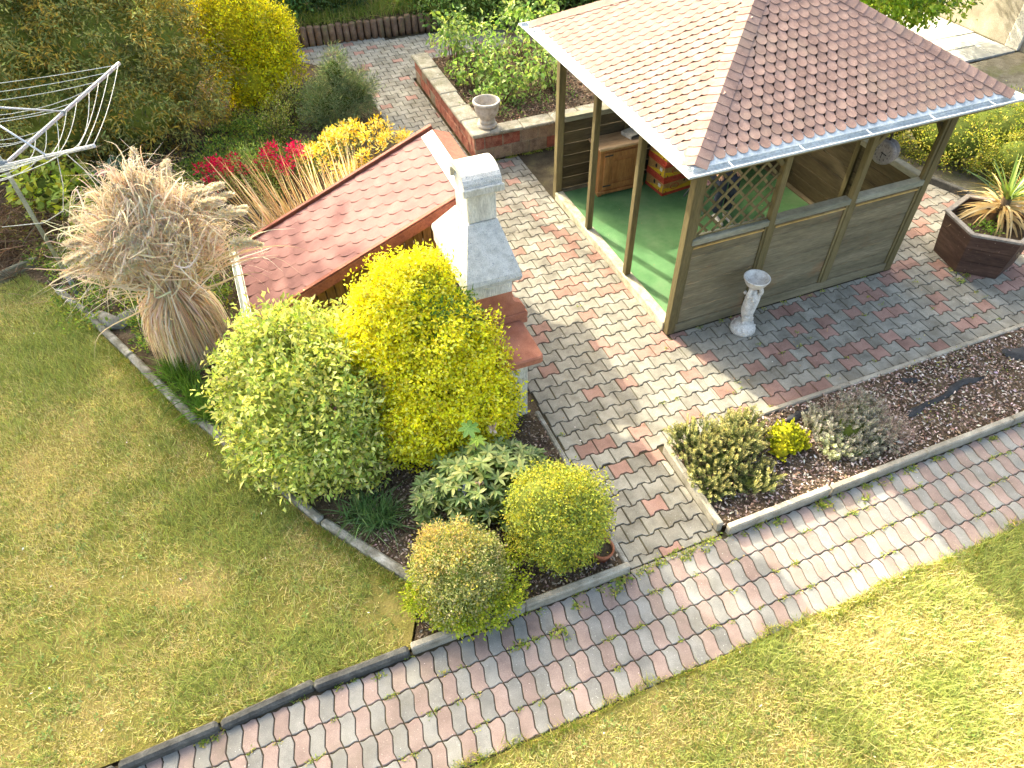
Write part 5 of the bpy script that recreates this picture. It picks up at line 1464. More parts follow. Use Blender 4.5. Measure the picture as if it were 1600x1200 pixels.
shoot_shrub('lavender', 'grey silvery lavender mound with dry mauve stalks in the mulch', (.9, -2.0), LVL,
            [(LVL, dict(count=420, per=60, Ls=.12, rad_=.02, L=.030, W=.006, base_pal=[(150, 150, 128), (128, 138, 108), (166, 158, 144), (138, 128, 112)], tip_pal=[(202, 196, 178), (186, 180, 164), (190, 172, 168)], tip0=.3, up=1.0, out=.6, depth=.18, lump=.35)),
             ([(.62, -2.1, .10, .14, .12, .10)], dict(count=40, per=60, Ls=.10, rad_=.02, L=.03, W=.008, base_pal=[(176, 178, 130)], tip_pal=[(222, 220, 186)], tip0=.1)),
             ([(1.2, -2.1, .13, .20, .26, .14), (1.0, -1.75, .14, .2, .14, .12)], dict(count=150, per=26, Ls=.2, rad_=.008, L=.035, W=.0035, base_pal=[(170, 148, 132), (154, 130, 118)], tip_pal=[(190, 168, 164), (178, 154, 152)], tip0=.3, up=.7, out=1.0, rand=.45, depth=.25))], 18, .005, .5)

# thuja / yew at top left
TH = [(-5.6, 7.5, 1.25, 1.35, 1.35, 1.35), (-6.7, 7.5, 1.5, 1.4, 1.3, 1.55), (-4.85, 7.6, 1.1, .95, 1.1, 1.15), (-5.9, 8.0, 2.25, 1.3, 1.2, 1.2), (-7.8, 8.2, 1.5, 1.2, 1.2, 1.5), (-5.3, 6.75, .8, .9, .75, .8), (-6.3, 6.7, .9, .9, .7, .85)]
shrub('yew_tree', 'big spreading dark evergreen with rusty gold tips behind the clothes dryer', 'tree', (-5.9, 7.6), TH, mat='needle', clumps=5200, per=22, L=.075, W=.019,
      palette=[(168, 164, 94), (150, 154, 88), (184, 174, 98), (128, 136, 78), (198, 182, 100)], wts=[.28, .26, .2, .16, .1], sigma=.07, depth=.10, up=-.1, out=.75, zmin=.05, lump=.28, clump_jit=.25, fold=.2, curl=.3, squash=.55, spread=.7, face=.8,
      tips=[(206, 170, 74), (192, 160, 68), (180, 154, 64)], tip_frac=.3, stems=10, stem_r=.035, core=.66, core_mat='core_light')
GP = [(-3.35, 8.25, .85, .62, .62, .85), (-3.65, 8.0, 1.3, .55, .55, .7), (-3.05, 8.4, .75, .5, .5, .7), (-3.55, 7.75, .45, .45, .4, .45)]
shrub('golden_privet', 'tall yellow leaved privet beside the dark evergreen at the back', 'shrub', (-3.4, 8.2), GP, mat='leaf_bright', core_mat='core_yellow', clumps=1500, per=22, L=.048, W=.028,
      palette=[(244, 228, 44), (230, 216, 40), (210, 200, 40), (180, 178, 42), (130, 140, 40)], wts=[.3, .28, .22, .14, .06], sigma=.055, depth=.10, up=.2, out=.3, spread=.8, face=.9, zmin=.05, lump=.22, clump_jit=.22, stems=10)
shrub('maple_shrub', 'soft green bush at the left end of the palisade edging', 'shrub', (-2.9, 11.3), [(-2.9, 11.3, .95, .85, .7, .75), (-2.4, 11.0, .75, .55, .45, .5)], clumps=420, per=18, L=.085, W=.05, palette=[(96, 134, 66), (116, 150, 76), (80, 116, 58), (138, 166, 90)], sigma=.08, depth=.12, up=.1, out=.6, lump=.2)
shrub('box_hedge', 'dark green hedge bush in the middle behind the palisade', 'shrub', (-1.6, 11.1), [(-1.5, 11.0, .75, .75, .55, .55), (-.95, 11.2, .85, .6, .6, .6)], clumps=520, per=18, L=.05, W=.028, palette=[(72, 98, 56), (88, 114, 64), (60, 84, 48), (112, 132, 80)], sigma=.06, depth=.1, up=.2, out=.6, lump=.15)
shrub('wild_shrub', 'tangled light green growth on the bank right of the palisade', 'shrub', (.6, 10.8), [(.2, 10.8, .7, .7, .5, .45), (1.1, 10.7, .95, .9, .7, .65), (2.0, 10.4, 1.0, .8, .7, .7), (.9, 10.2, .6, .5, .3, .4), (1.3, 9.75, .45, .6, .35, .4), (2.0, 9.3, .5, .5, .5, .45), (.5, 9.95, .4, .4, .3, .35)], clumps=1000, per=16, L=.08, W=.04, palette=[(130, 158, 74), (110, 142, 66), (152, 176, 92), (92, 122, 58), (176, 186, 110)], sigma=.085, depth=.2, up=.2, out=.5, lump=.3, core=.6)
tuft('bank_grass', 'rough grass covering the bank behind the palisade edging', [(x, 10.35 - .03 * x + .25 * j) for x in np.arange(-3, 1.2, .22) for j in range(3)], 2600, .32, .010, [(132, 150, 66), (154, 160, 80), (110, 134, 56), (176, 168, 104)], lean=.6, kind='stuff', jitter=.1, cat='grass').location.z = .27
shrub('far_shrub', 'bushy green shrub far behind the raised bed', 'shrub', (2.9, 9.9), [(2.9, 10.2, 1.0, 1.0, .8, .9), (4.0, 9.8, 1.0, 1.1, .8, .95), (5.2, 9.4, 1.1, 1.0, .9, 1.0)], clumps=700, per=16, L=.085, W=.045, palette=[(118, 146, 66), (98, 128, 58), (142, 166, 82), (84, 112, 52)], sigma=.09, depth=.15, up=.2, out=.5, lump=.25)

# shrubs in the raised bed
RB = [((.15, 6.9), .55, 1.0, 'tallest light green shrub near the rear corner of the raised bed'), ((1.0, 6.9), .6, 1.05, 'broad light green shrub beside the gazebo eave in the raised bed'), ((-.15, 6.2), .38, .7, 'loose shrub leaning over the left coping of the raised bed'),
      ((.25, 5.55), .40, .62, 'low shrub behind the stone urn in the raised bed'), ((1.05, 5.6), .48, .85, 'drooping shrub close to the left gazebo post in the raised bed'), ((.0, 7.5), .42, .9, 'shrub at the far end of the raised bed coping'), ((1.7, 7.4), .6, 1.1, 'shrub half hidden behind the gazebo roof corner')]
for (x, y), r_, h_, lb in RB:
    root = thing('young_shrub', (x, y, .36), lb, 'shrub', 'young shrubs in the raised bed')
    h_ *= .85
    lob = [(x + random.gauss(0, r_ * .3), y + random.gauss(0, r_ * .3), .36 + h_ * random.uniform(.3, .8), r_ * random.uniform(.45, .75), r_ * random.uniform(.45, .7), h_ * .32) for _ in range(5)]
    V, F, C = clump_cloud(lob, clumps=int(52 * r_ / .5), per=11, L=.085, W=.046, palette=[(150, 176, 92), (132, 162, 80), (172, 192, 110), (112, 144, 70), (188, 198, 116)], sigma=.06, depth=.3, up=-.25, out=.45, zmin=.38, lump=.4, fold=.18, curl=.3, clump_jit=.25)
    put('foliage', mesh_np('foliage', V, F, C), M['leaf'], root)
    stems_part((x, y, .36), [(l_[0], l_[1], l_[2] + l_[5] * .7) for l_ in lob] + [(l_[0] + .1, l_[1] - .1, l_[2]) for l_ in lob], .009, M['twig'], root)
V, F, C = clump_cloud([(.4, 5.6, .40, 1.0, .75, .06), (.3, 6.9, .42, .7, .6, .08)], clumps=150, per=12, L=.05, W=.022, palette=[(122, 150, 74), (102, 132, 62), (146, 168, 92)], sigma=.05, depth=.3, up=.4, out=.3, zmin=.37)
put('low_weeds', mesh_np('low_weeds', V, F, C), M['leaf'], None, label='low green weeds on the raised bed soil', cat='weeds', kind='stuff')

# azaleas, light shrub, dry reeds, pine
def azalea(label, centre, rad_, nclus, pal_, leafpal, per=40, L=.055, base=None, leaves=900):
    root = thing('azalea', (centre[0], centre[1], 0), label, 'shrub')
    tg = []
    for i in range(nclus):
        d = unit(rng.standard_normal((1, 3)))[0]; d[2] = abs(d[2]) * .8
        c = np.array(centre) + d * np.array(rad_) * rng.uniform(.75, 1.05); tg.append(tuple(c))
        n = per; P0 = c + rng.standard_normal((n, 3)) * .032
        V, F, C = leaves_geo(P0, unit(P0 - c) + [0, 0, .35], rng.standard_normal((n, 3)), L, .024, pick(pal_, n, .08), .15, .2)
        put('flower', mesh_np('flower', V, F, C), M['petal'], root)
    V, F, C = clump_cloud([(*centre, rad_[0] * .9, rad_[1] * .9, rad_[2] * .9)], clumps=leaves // 10, per=10, L=.045, W=.014, palette=leafpal, sigma=.05, depth=.25, up=.4, out=.4, zmin=.05)
    put('foliage', mesh_np('foliage', V, F, C), M['leaf'], root)
    stems_part((centre[0], centre[1], 0), tg, .008, M['twig'], root)
    return root
azalea('yellow flowering azalea above the far edge of the shed roof', (-2.42, 4.66, .46), (.78, .56, .48), 50, [(252, 214, 76), (253, 226, 112), (248, 200, 58), (254, 236, 150)], [(150, 140, 60), (120, 126, 56), (176, 140, 60)])
azalea('crimson flowering azalea left of the dry reeds', (-4.32, 4.70, .46), (.34, .28, .32), 14, [(206, 22, 70), (188, 14, 58), (222, 44, 92)], [(150, 84, 60), (126, 104, 56)], per=34, L=.048, leaves=240)
azalea('crimson flowering azalea between dry reeds and yellow azalea', (-3.45, 4.74, .46), (.38, .36, .36), 18, [(206, 22, 76), (190, 18, 62), (224, 50, 104)], [(170, 88, 58), (150, 106, 56), (120, 110, 56)], per=34, L=.048, leaves=420)
shrub('fresh_green_shrub', 'light green bush between the two crimson azaleas', 'shrub', (-3.98, 5.0), [(-3.98, 4.95, .32, .34, .3, .32), (-3.75, 4.7, .22, .22, .22, .22)], clumps=200, per=16, L=.05, W=.018, palette=[(160, 182, 92), (140, 168, 78), (182, 196, 112), (120, 148, 66)], sigma=.045, depth=.15, up=.3, out=.5, lump=.2)
n = 260
bx_ = np.stack([rng.uniform(-3.95, -2.55, n), rng.uniform(3.25, 3.95, n), np.zeros(n)], 1)
hd_ = np.stack([(bx_[:, 0] + 3.1) * .35 - .12 + rng.standard_normal(n) * .12, .18 + rng.standard_normal(n) * .14, rng.uniform(.55, 1.25, n)], 1)
path = chain([bx_, bx_ + hd_ * .5 + rng.standard_normal((n, 3)) * .02, bx_ + hd_], 3)
rd = thing('dry_reeds', (-3.2, 3.6, 0), 'clump of straight dry reed stalks standing behind the shed roof', 'ornamental grass')
V, F, C = ribbons(path, rng.uniform(.008, .018, n), pick([(226, 204, 162), (210, 184, 140), (240, 226, 198), (188, 158, 116)], n, .1), taper=True); put('stalks', mesh_np('stalks', V, F, C), M['straw'], rd)
n = 900
bx_ = np.stack([rng.uniform(-4.1, -2.6, n), rng.uniform(3.1, 4.0, n), np.full(n, .02)], 1); hd_ = rng.standard_normal((n, 3)) * .22; hd_[:, 2] = np.abs(hd_[:, 2]) * .8
V, F, C = ribbons(chain([bx_, bx_ + hd_ * .6 + [0, 0, .06], bx_ + hd_], 3), rng.uniform(.006, .012, n), pick(STRAW, n, .12)); put('fallen_blades', mesh_np('fallen_blades', V, F, C), M['straw'], rd)
shrub('dwarf_pine', 'small grey green pine beside the rear path', 'shrub', (-2.28, 6.62), [(-2.3, 6.6, .40, .42, .38, .36), (-2.28, 6.65, .80, .22, .22, .38), (-2.0, 6.7, .42, .3, .3, .3), (-2.58, 6.6, .34, .3, .3, .3)], mat='needle', clumps=420, per=42, L=.075, W=.005,
      palette=[(152, 168, 120), (134, 152, 106), (170, 182, 132), (116, 134, 92), (190, 186, 134)], sigma=.05, depth=.15, up=.5, out=.6, lump=.25, stems=8, core=.55)
for (x, y, h_, lb) in ((-3.35, 6.35, .75, 'thin twiggy shrub with yellow leaves left of the small pine'), (-3.05, 6.9, .8, 'thin twiggy shrub with pale seed heads behind the crimson azaleas')):
    root = thing('twiggy_shrub', (x, y, 0), lb, 'shrub')
    tg = [(x + random.gauss(0, .2), y + random.gauss(0, .18), h_ * random.uniform(.5, 1.1)) for _ in range(16)]
    stems_part((x, y, 0), tg, .007, M['twig'], root, bend=.08)
    V, F, C = clump_cloud([(x, y, h_ * .55, .28, .26, h_ * .5)], clumps=110, per=7, L=.035, W=.017, palette=[(178, 176, 74), (150, 152, 66), (196, 186, 120), (122, 132, 60)], sigma=.03, depth=.4, up=.4, out=.3, zmin=.06)
    put('foliage', mesh_np('foliage', V, F, C), M['leaf'], root)

# left edge: broad leaves, dark rhododendron, twig heap, ground cover
shrub('broad_leaved_shrub', 'yellow green broad leaved shrub under the clothes dryer', 'shrub', (-6.6, 5.5), [(-6.55, 5.45, .42, .42, .35, .32), (-6.15, 5.2, .34, .34, .3, .28)], clumps=110, per=9, L=.11, W=.085, palette=[(172, 184, 84), (150, 168, 72), (190, 196, 96), (206, 204, 70)], sigma=.08, depth=.2, up=-.1, out=.4, fold=.1, lump=.2, core=.5)
dr_ = shrub('dark_rhododendron', 'dark green rhododendron with fading pink flowers behind the pampas grass', 'shrub', (-5.55, 5.0), [(-5.6, 5.1, .40, .36, .34, .36), (-5.35, 4.8, .28, .26, .24, .26)], mat='leaf_gloss', clumps=120, per=9, L=.11, W=.042, palette=[(62, 90, 62), (74, 104, 72), (52, 78, 54), (92, 120, 84)], sigma=.05, depth=.12, up=.1, out=.6, fold=.12, lump=.15, core=.7)
for c in ((-5.6, 4.85, .78), (-5.45, 4.7, .52), (-5.75, 5.0, .7)):
    n = 22; P0 = np.array(c) + rng.standard_normal((n, 3)) * .02
    V, F, C = leaves_geo(P0, rng.standard_normal((n, 3)), rng.standard_normal((n, 3)), .045, .03, pick([(216, 140, 150), (226, 172, 164), (196, 110, 124)], n), .2, .1); put('flower', mesh_np('flower', V, F, C), M['petal'], dr_)
tw = thing('twig_heap', (-7.0, 4.9, 0), 'heap of dry brown twigs and leaves at far left', 'twig heap')
n = 2200
c = np.stack([rng.normal(-7.15, .6, n), rng.normal(5.0, .55, n), np.abs(rng.normal(0, .2, n))], 1); d = unit(rng.standard_normal((n, 3)) * [1, 1, .35]) * rng.uniform(.1, .35, (n, 1))
V, F, C = ribbons(chain([c - d, c + rng.standard_normal((n, 3)) * .03, c + d], 3), rng.uniform(.004, .010, n), pick([(116, 92, 74), (140, 116, 94), (90, 72, 60), (164, 142, 118)], n, .15)); V[:, 2] = np.maximum(V[:, 2], .02)
put('twigs', mesh_np('twigs', V, F, C), M['straw'], tw)
V, F, C = clump_cloud([(-7.1, 4.9, .2, .8, .7, .28)], clumps=120, per=10, L=.045, W=.02, palette=[(140, 138, 62), (112, 126, 56), (160, 140, 80), (120, 96, 70)], sigma=.07, depth=.4, up=.3, out=.3, zmin=.02); put('foliage', mesh_np('foliage', V, F, C), M['leaf'], tw)
GC = [(-5.45, 2.75, .10, .35, .45, .16), (-5.25, 2.35, .07, .25, .3, .12), (-6.2, 3.1, .08, .3, .5, .14), (-6.5, 4.3, .10, .4, .35, .18), (-5.4, 3.4, .14, .4, .5, .24), (-4.75, 2.75, .08, .3, .5, .16), (-4.55, 1.2, .06, .25, .4, .12), (-5.0, 4.9, .12, .5, .4, .25), (-4.4, 5.6, .10, .6, .5, .20), (-3.3, 5.4, .10, .5, .5, .20), (-2.9, 7.3, .08, .5, .4, .15), (-2.6, 5.7, .08, .4, .4, .14), (-4.2, 6.1, .10, .5, .4, .2), (-3.5, 6.6, .10, .5, .45, .2), (-3.9, 7.0, .08, .5, .4, .15), (-2.6, 6.9, .08, .4, .4, .15), (-6.15, 3.85, .08, .45, .4, .16), (-5.75, 3.35, .07, .4, .45, .14), (-5.85, 4.3, .12, .5, .42, .22), (-5.55, 2.95, .06, .3, .3, .10), (-5.3, 3.9, .08, .35, .4, .14), (-4.75, 5.6, .06, .5, .5, .12), (-3.0, 5.6, .05, .5, .6, .10), (-3.6, 5.9, .05, .6, .6, .10), (-4.9, 4.4, .1, .5, .5, .22), (-5.5, 2.3, .05, .2, .35, .09), (-3.9, 5.7, .06, .4, .5, .12), (-2.6, 5.4, .05, .35, .3, .1), (-2.3, 7.6, .06, .4, .5, .12), (-4.3, 3.4, .1, .3, .4, .2)]
V, F, C = clump_cloud(GC, clumps=3300, per=14, L=.042, W=.021, palette=[(112, 142, 58), (136, 160, 66), (92, 124, 50), (160, 174, 78), (180, 180, 70)], sigma=.045, depth=.3, up=.5, out=.3, zmin=.02, lump=.3)
V2, F2, C2 = clump_cloud([(x_, y_, .04, .5, .5, .04) for x_, y_ in ((-3.2, 6.9), (-4.2, 6.2), (-2.4, 5.7), (-2.0, 7.9), (5.8, -.6), (6.4, 2.8), (7.2, 3.2), (8.2, 3.6), (6.8, .2), (7.9, 2.2))], clumps=380, per=9, L=.05, W=.018, palette=[(150, 160, 84), (176, 172, 100), (126, 146, 72), (196, 180, 120)], sigma=.07, depth=.4, up=.5, out=.3, zmin=.01)
V, F, C = merge([(V, F, C), (V2, F2, C2)])
put('ground_cover', mesh_np('ground_cover', V, F, C), M['leaf'], None, label='mixed green ground cover round the dryer pole and pampas grass', cat='ground cover', kind='stuff')

# right side: hedge, dry grass, yucca, tree
shrub('golden_hedge', 'low golden green hedge beyond the right end of the gazebo', 'hedge', (6.0, 1.8), [(5.75, 1.9, .38, .55, .75, .38), (6.5, 1.7, .42, .6, .7, .42), (6.2, 1.0, .34, .5, .45, .34), (5.4, 2.8, .4, .55, .7, .4), (7.1, 1.6, .4, .5, .6, .4)], clumps=1200, per=18, L=.035, W=.016, palette=[(150, 156, 58), (128, 142, 52), (182, 176, 70), (104, 122, 48), (204, 188, 84)], sigma=.05, depth=.1, up=.4, out=.5, lump=.2, clump_jit=.22)
tuft('dry_grass', 'straw coloured grass clump behind the yucca tub', [(6.0, .55), (6.2, .3), (5.8, .35), (6.4, .6)], 800, .6, .009, [(206, 184, 112), (190, 168, 98), (220, 202, 140), (160, 150, 80)], lean=.7, droop=.7, mat='straw', cat='ornamental grass')
yu = thing('yucca', (4.50, -.14, .47), 'yucca with green top and drooping straw leaves in the wooden tub', 'plant')
def strap(L, W, drop, col, lift):
    mb = MB(); vs = []; K = 7
    for i in range(K):
        t = i / (K - 1); x = L * t * (1 - .12 * drop * t); z = L * (lift * t - drop * t * t)
        w = W * (1 - t ** 2.2) * .5 + .0008
        vs += [(x, w, z + w * .3), (x, 0, z), (x, -w, z + w * .3)]
    me = mb.add(vs, [f for i in range(K - 1) for f in ((3 * i, 3 * i + 3, 3 * i + 4, 3 * i + 1), (3 * i + 1, 3 * i + 4, 3 * i + 5, 3 * i + 2))], True).mesh('leaf')
    at = me.color_attributes.new('tint', 'FLOAT_COLOR', 'POINT'); at.data.foreach_set('color', np.tile(np.array([*lin(col), 1], np.float32), len(vs)))
    return me
dead = [strap(.46, .026, .75, c, .35) for c in ((212, 188, 138), (196, 170, 120), (226, 208, 168))] + [strap(.4, .022, .45, (204, 178, 124), .3)]
grn = [strap(.48, .03, .25, c, .6) for c in ((122, 146, 62), (146, 164, 76), (100, 128, 58))]
for me in dead: me.materials.append(M['straw'])
for me in grn: me.materials.append(M['leaf_gloss'])
for k in range(84):
    a = random.uniform(0, 2 * PI)
    o = put('dead_leaf', random.choice(dead), None, yu, M=T(4.50 + .03 * math.cos(a), -.14 + .03 * math.sin(a), .60 + random.uniform(-.04, .12), a, random.gauss(0, .25), random.gauss(.05, .2)) @ Matrix.Scale(random.uniform(.85, 1.4), 4))
for k in range(34):
    a = random.uniform(0, 2 * PI)
    put('leaf', random.choice(grn), None, yu, M=T(4.52 + .02 * math.cos(a), -.12 + .02 * math.sin(a), .70 + random.uniform(0, .1), a, random.gauss(0, .15), random.uniform(-.75, .05)) @ Matrix.Scale(random.uniform(.9, 1.35), 4))
MB().lathe([(.07, .47), (.06, .6), (.05, .78)], 12, Matrix.Translation((4.51, -.13, 0))).build('trunk', M['twig'], yu)
V, F, C = clump_cloud([(4.15, -.25, .50, .16, .14, .07)], clumps=26, per=8, L=.035, W=.025, palette=[(140, 170, 66), (116, 150, 56)], sigma=.03, depth=.2, up=.5, out=.3, zmin=.47)
put('tub_weeds', mesh_np('tub_weeds', V, F, C), M['leaf'], None, label='small green weeds growing in the soil of the wooden tub', cat='weeds', kind='stuff')

rt = thing('leafy_tree', (7.9, 5.9, 0), 'fresh green leafy tree behind the gazebo roof at top right', 'tree')
RTL = [(7.2, 4.95, 1.35, .9, .7, .55), (8.1, 5.05, 1.2, .75, .6, .5), (6.4, 5.1, 1.5, .8, .8, .6), (8.7, 5.6, 1.55, .8, .7, .6), (7.5, 5.8, 1.9, 1.2, .9, .7), (9.3, 5.9, 1.2, .5, .5, .45)]
V, F, C = clump_cloud(RTL, clumps=1000, per=16, L=.10, W=.055, palette=[(152, 178, 56), (130, 160, 50), (176, 194, 70), (108, 138, 44), (192, 200, 80)], sigma=.10, depth=.2, up=.0, out=.5, lump=.3, clump_jit=.22)
put('crown', mesh_np('crown', V, F, C), M['leaf'], rt)
MB().tube([(7.9, 5.9, 0), (7.85, 5.8, .6), (7.75, 5.6, 1.2), (7.5, 5.5, 1.9)], [.11, .10, .08, .04], 10).build('trunk', M['twig'], rt)
stems_part((7.85, 5.75, .7), [(l_[0], l_[1], l_[2] + .3) for l_ in RTL] + [(l_[0] - .5, l_[1] - .3, l_[2]) for l_ in RTL], .035, M['twig'], rt, name='limb')

# tall trees upslope, beyond the left edge of the view: they shade the left lawn
def big_tree(label, x, y, lobes, clumps, h):
    root = thing('tall_tree', (x, y, 0), label, 'tree')
    V, F, C = clump_cloud(lobes, clumps=clumps, per=14, L=.30, W=.17, palette=[(96, 124, 50), (80, 108, 44), (116, 140, 58)], sigma=.30, depth=.35, up=.0, out=.4, lump=.3)
    put('crown', mesh_np('crown', V, F, C), M['leaf'], root)
    MB().tube([(x, y, 0), (x + .1, y, h * .3), (x, y + .1, h * .6), (x, y, h * .85)], [.28, .22, .15, .05], 10).build('trunk', M['twig'], root)
    stems_part((x, y, h * .3), [(l_[0], l_[1], l_[2]) for l_ in lobes], .09, M['twig'], root, name='limb')
big_tree('tall broadleaf tree beyond the left edge of the garden', -12.0, 14.2, [(-11.9, 14.2, 7.0, 3.2, 2.4, 3.6), (-12.6, 14.0, 10.2, 2.8, 2.2, 2.6), (-10.7, 14.0, 5.2, 2.0, 1.8, 2.4), (-14.4, 13.6, 6.2, 2.6, 2.2, 3.6), (-10.9, 14.5, 9.2, 2.2, 1.8, 2.2), (-8.7, 14.3, 7.3, 1.3, 1.0, 1.9), (-8.1, 14.4, 11.3, 1.5, 1.2, 1.3), (-9.6, 14.4, 11.6, 1.6, 1.3, 1.6)], 1250, 13)
big_tree('tall slender tree beyond the top edge of the garden', -5.6, 18.5, [(-5.6, 18.5, 6.6, 2.0, 1.6, 2.6), (-4.2, 18.8, 6.0, 1.5, 1.4, 2.4), (-6.6, 18.3, 5.4, 1.5, 1.3, 2.2), (-3.0, 18.9, 5.4, 1.3, 1.2, 2.0), (-2.3, 18.5, 10.2, 2.1, 1.5, 1.5), (-.6, 18.4, 9.6, 1.6, 1.4, 1.6)], 700, 12.5)

# ------------------------------------------------------------------ ground litter, weeds, lawns
def chips(name, poly, n, z, Lr, pal_, label, cat='mulch', tilt=.45, parent=None):
    x, y = scatter(poly, n); m = len(x)
    P0 = np.stack([x, y, z + np.abs(rng.normal(0, .008, m))], 1)
    D = rng.standard_normal((m, 3)); D[:, 2] *= .25; Nn = rng.standard_normal((m, 3)) * tilt + [0, 0, 1]
    L_ = rng.uniform(*Lr, m)
    V, F, C = leaves_geo(P0, D, Nn, L_, L_ * rng.uniform(.25, .6, m), pick(pal_, m, .2), .25, .0)
    put(name, mesh_np(name, V, F, C), M['bark'], parent, label=label, cat=cat, kind='stuff')
CH = [(134, 112, 100), (162, 140, 128), (100, 82, 72), (192, 172, 160), (150, 122, 104), (76, 64, 56), (214, 200, 192)]
chips('bark_mulch', BED_R, 15000, .032, (.018, .05), CH, 'brown bark chips covering the narrow bed by the striped path')
chips('bark_mulch', BED_L, 26000, .018, (.015, .045), [(118, 98, 84), (142, 120, 102), (90, 74, 62), (166, 144, 122), (70, 58, 50)], 'dark bark litter on the soil of the planted bed')
chips('bark_mulch', [(-1.86, -2.40), (-3.66, -2.38), (-3.46, -1.95), (-4.05, -1.05), (-3.4, -.6), (-1.86, -.6)], 9000, .018, (.015, .045), [(134, 116, 104), (156, 138, 124), (104, 88, 78), (176, 160, 146), (84, 70, 62)], 'greyish bark chips round the two clipped shrubs')
chips('bark_mulch', [(-.45, 4.76), (2.6, 4.76), (2.6, 7.7), (-.45, 7.7)], 14000, .365, (.02, .06), [(120, 92, 74), (150, 120, 98), (84, 64, 52), (170, 146, 124), (66, 52, 44)], 'dry leaf litter on the soil of the raised bed')
V, F, C = clump_cloud([(x, -1.9 + .25 * math.sin(x * 3), .03, .3, .26, .03) for x in np.arange(1.9, 4.6, .4)], clumps=90, per=10, L=.022, W=.010, palette=[(166, 166, 78), (140, 150, 64), (190, 180, 100), (120, 136, 56)], sigma=.04, depth=.3, up=.5, out=.2, zmin=.03)
put('weeds', mesh_np('weeds', V, F, C), M['leaf'], None, label='small yellow green weeds among the bark chips', cat='weeds', kind='stuff')
# strips of black weed fabric showing through the mulch
for i, (pts, w, lb) in enumerate((([(1.58, -2.02), (1.85, -1.97), (2.15, -1.95), (2.45, -1.86), (2.72, -1.9)], .09, 'long torn strip of black weed fabric lying in the bark chips'), ([(.42, -1.62), (.62, -1.58), (.8, -1.6)], .10, 'short piece of black weed fabric behind the lavender'), ([(1.9, -1.60), (2.05, -1.66)], .09, 'small scrap of black weed fabric near the patio kerb'), ([(3.2, -1.72), (3.45, -1.80), (3.7, -1.76)], .22, 'crumpled black weed fabric at the right end of the bed'))):
    mb = MB(); vs = []
    K = len(pts)
    for k in range((K - 1) * 4 + 1):
        u = k / 4; j = min(int(u), K - 2); f = u - j
        x, y = pts[j][0] + (pts[j + 1][0] - pts[j][0]) * f, pts[j][1] + (pts[j + 1][1] - pts[j][1]) * f
        ww = w * random.uniform(.55, 1.1) * (.35 if k in (0, (K - 1) * 4) else 1)
        vs += [(x, y - ww / 2, .045), (x, y, .065 + random.uniform(0, .02)), (x, y + ww / 2, .045)]
    for k in range(len(vs) // 3 - 1):
        pass
    fs = [f for k in range(len(vs) // 3 - 1) for f in ((3 * k, 3 * k + 3, 3 * k + 4, 3 * k + 1), (3 * k + 1, 3 * k + 4, 3 * k + 5, 3 * k + 2))]
    mb.add(vs, fs, True).build('weed_fabric', M['fabric'], label=lb, cat='fabric')
# weeds and moss tufts in the joints
spots = []
for _ in range(26): spots.append((random.uniform(-5.5, 2.5), -2.535 + random.gauss(0, .012), random.uniform(.4, 1)))
for k in range(5):
    for _ in range(34): spots.append((random.uniform(-5.6, 2.6), -2.5 - .225 * k + random.gauss(0, .008), random.uniform(.15, .45)))
for _ in range(30): spots.append((random.uniform(-1.78, 4.5), random.uniform(-1.38, 1.8) if random.random() < .2 else random.uniform(-1.38, -.1), random.uniform(.15, .4)))
for _ in range(16): spots.append((random.uniform(-1.75, -.95), -2.49 + random.gauss(0, .015), random.uniform(.3, .7)))
for _ in range(10): spots.append((3.95 + random.gauss(0, .12), -.42 + random.gauss(0, .1), random.uniform(.5, 1.1)))
for _ in range(16): spots.append((random.uniform(-.6, .6), 4.47, random.uniform(.4, 1)))
for _ in range(14): spots.append((random.uniform(.2, 3), -.02 + random.gauss(0, .01), random.uniform(.2, .5)))
for s_ in ((-1.93, -2.53, 2), (-2.0, -2.60, 1.2), (.15, -2.55, 2.2), (-.35, -2.54, 1.4), (.55, -2.64, 1.3), (1.5, -2.53, 1.3), (-2.6, -2.75, 1.8), (-2.35, -2.6, 1.2), (-2.88, -2.73, 1.4), (-.98, -2.49, 1.4), (-.8, -2.33, 2.2)): spots.append(s_)
Ps, Ds, Ls_ = [], [], []
for x, y, s_ in spots:
    for _ in range(int(10 + 22 * s_)):
        a = random.uniform(0, 2 * PI); Ps.append((x + random.gauss(0, .016 * (1 + s_)), y + random.gauss(0, .009 * (1 + s_)), .001)); Ds.append((math.cos(a), math.sin(a), random.uniform(.3, 1.2))); Ls_.append(.016 + .020 * s_ * random.random())
n = len(Ps); Ls_ = np.array(Ls_)
V, F, C = leaves_geo(np.array(Ps), np.array(Ds), rng.standard_normal((n, 3)) * .4 + [0, 0, 1], Ls_, Ls_ * .45, pick([(140, 158, 62), (168, 172, 80), (118, 140, 56), (184, 172, 92)], n, .15), .2, .1)
put('joint_weeds', mesh_np('joint_weeds', V, F, C), M['leaf'], None, label='small weeds and moss in the paving joints and along the kerbs', cat='weeds', kind='stuff')
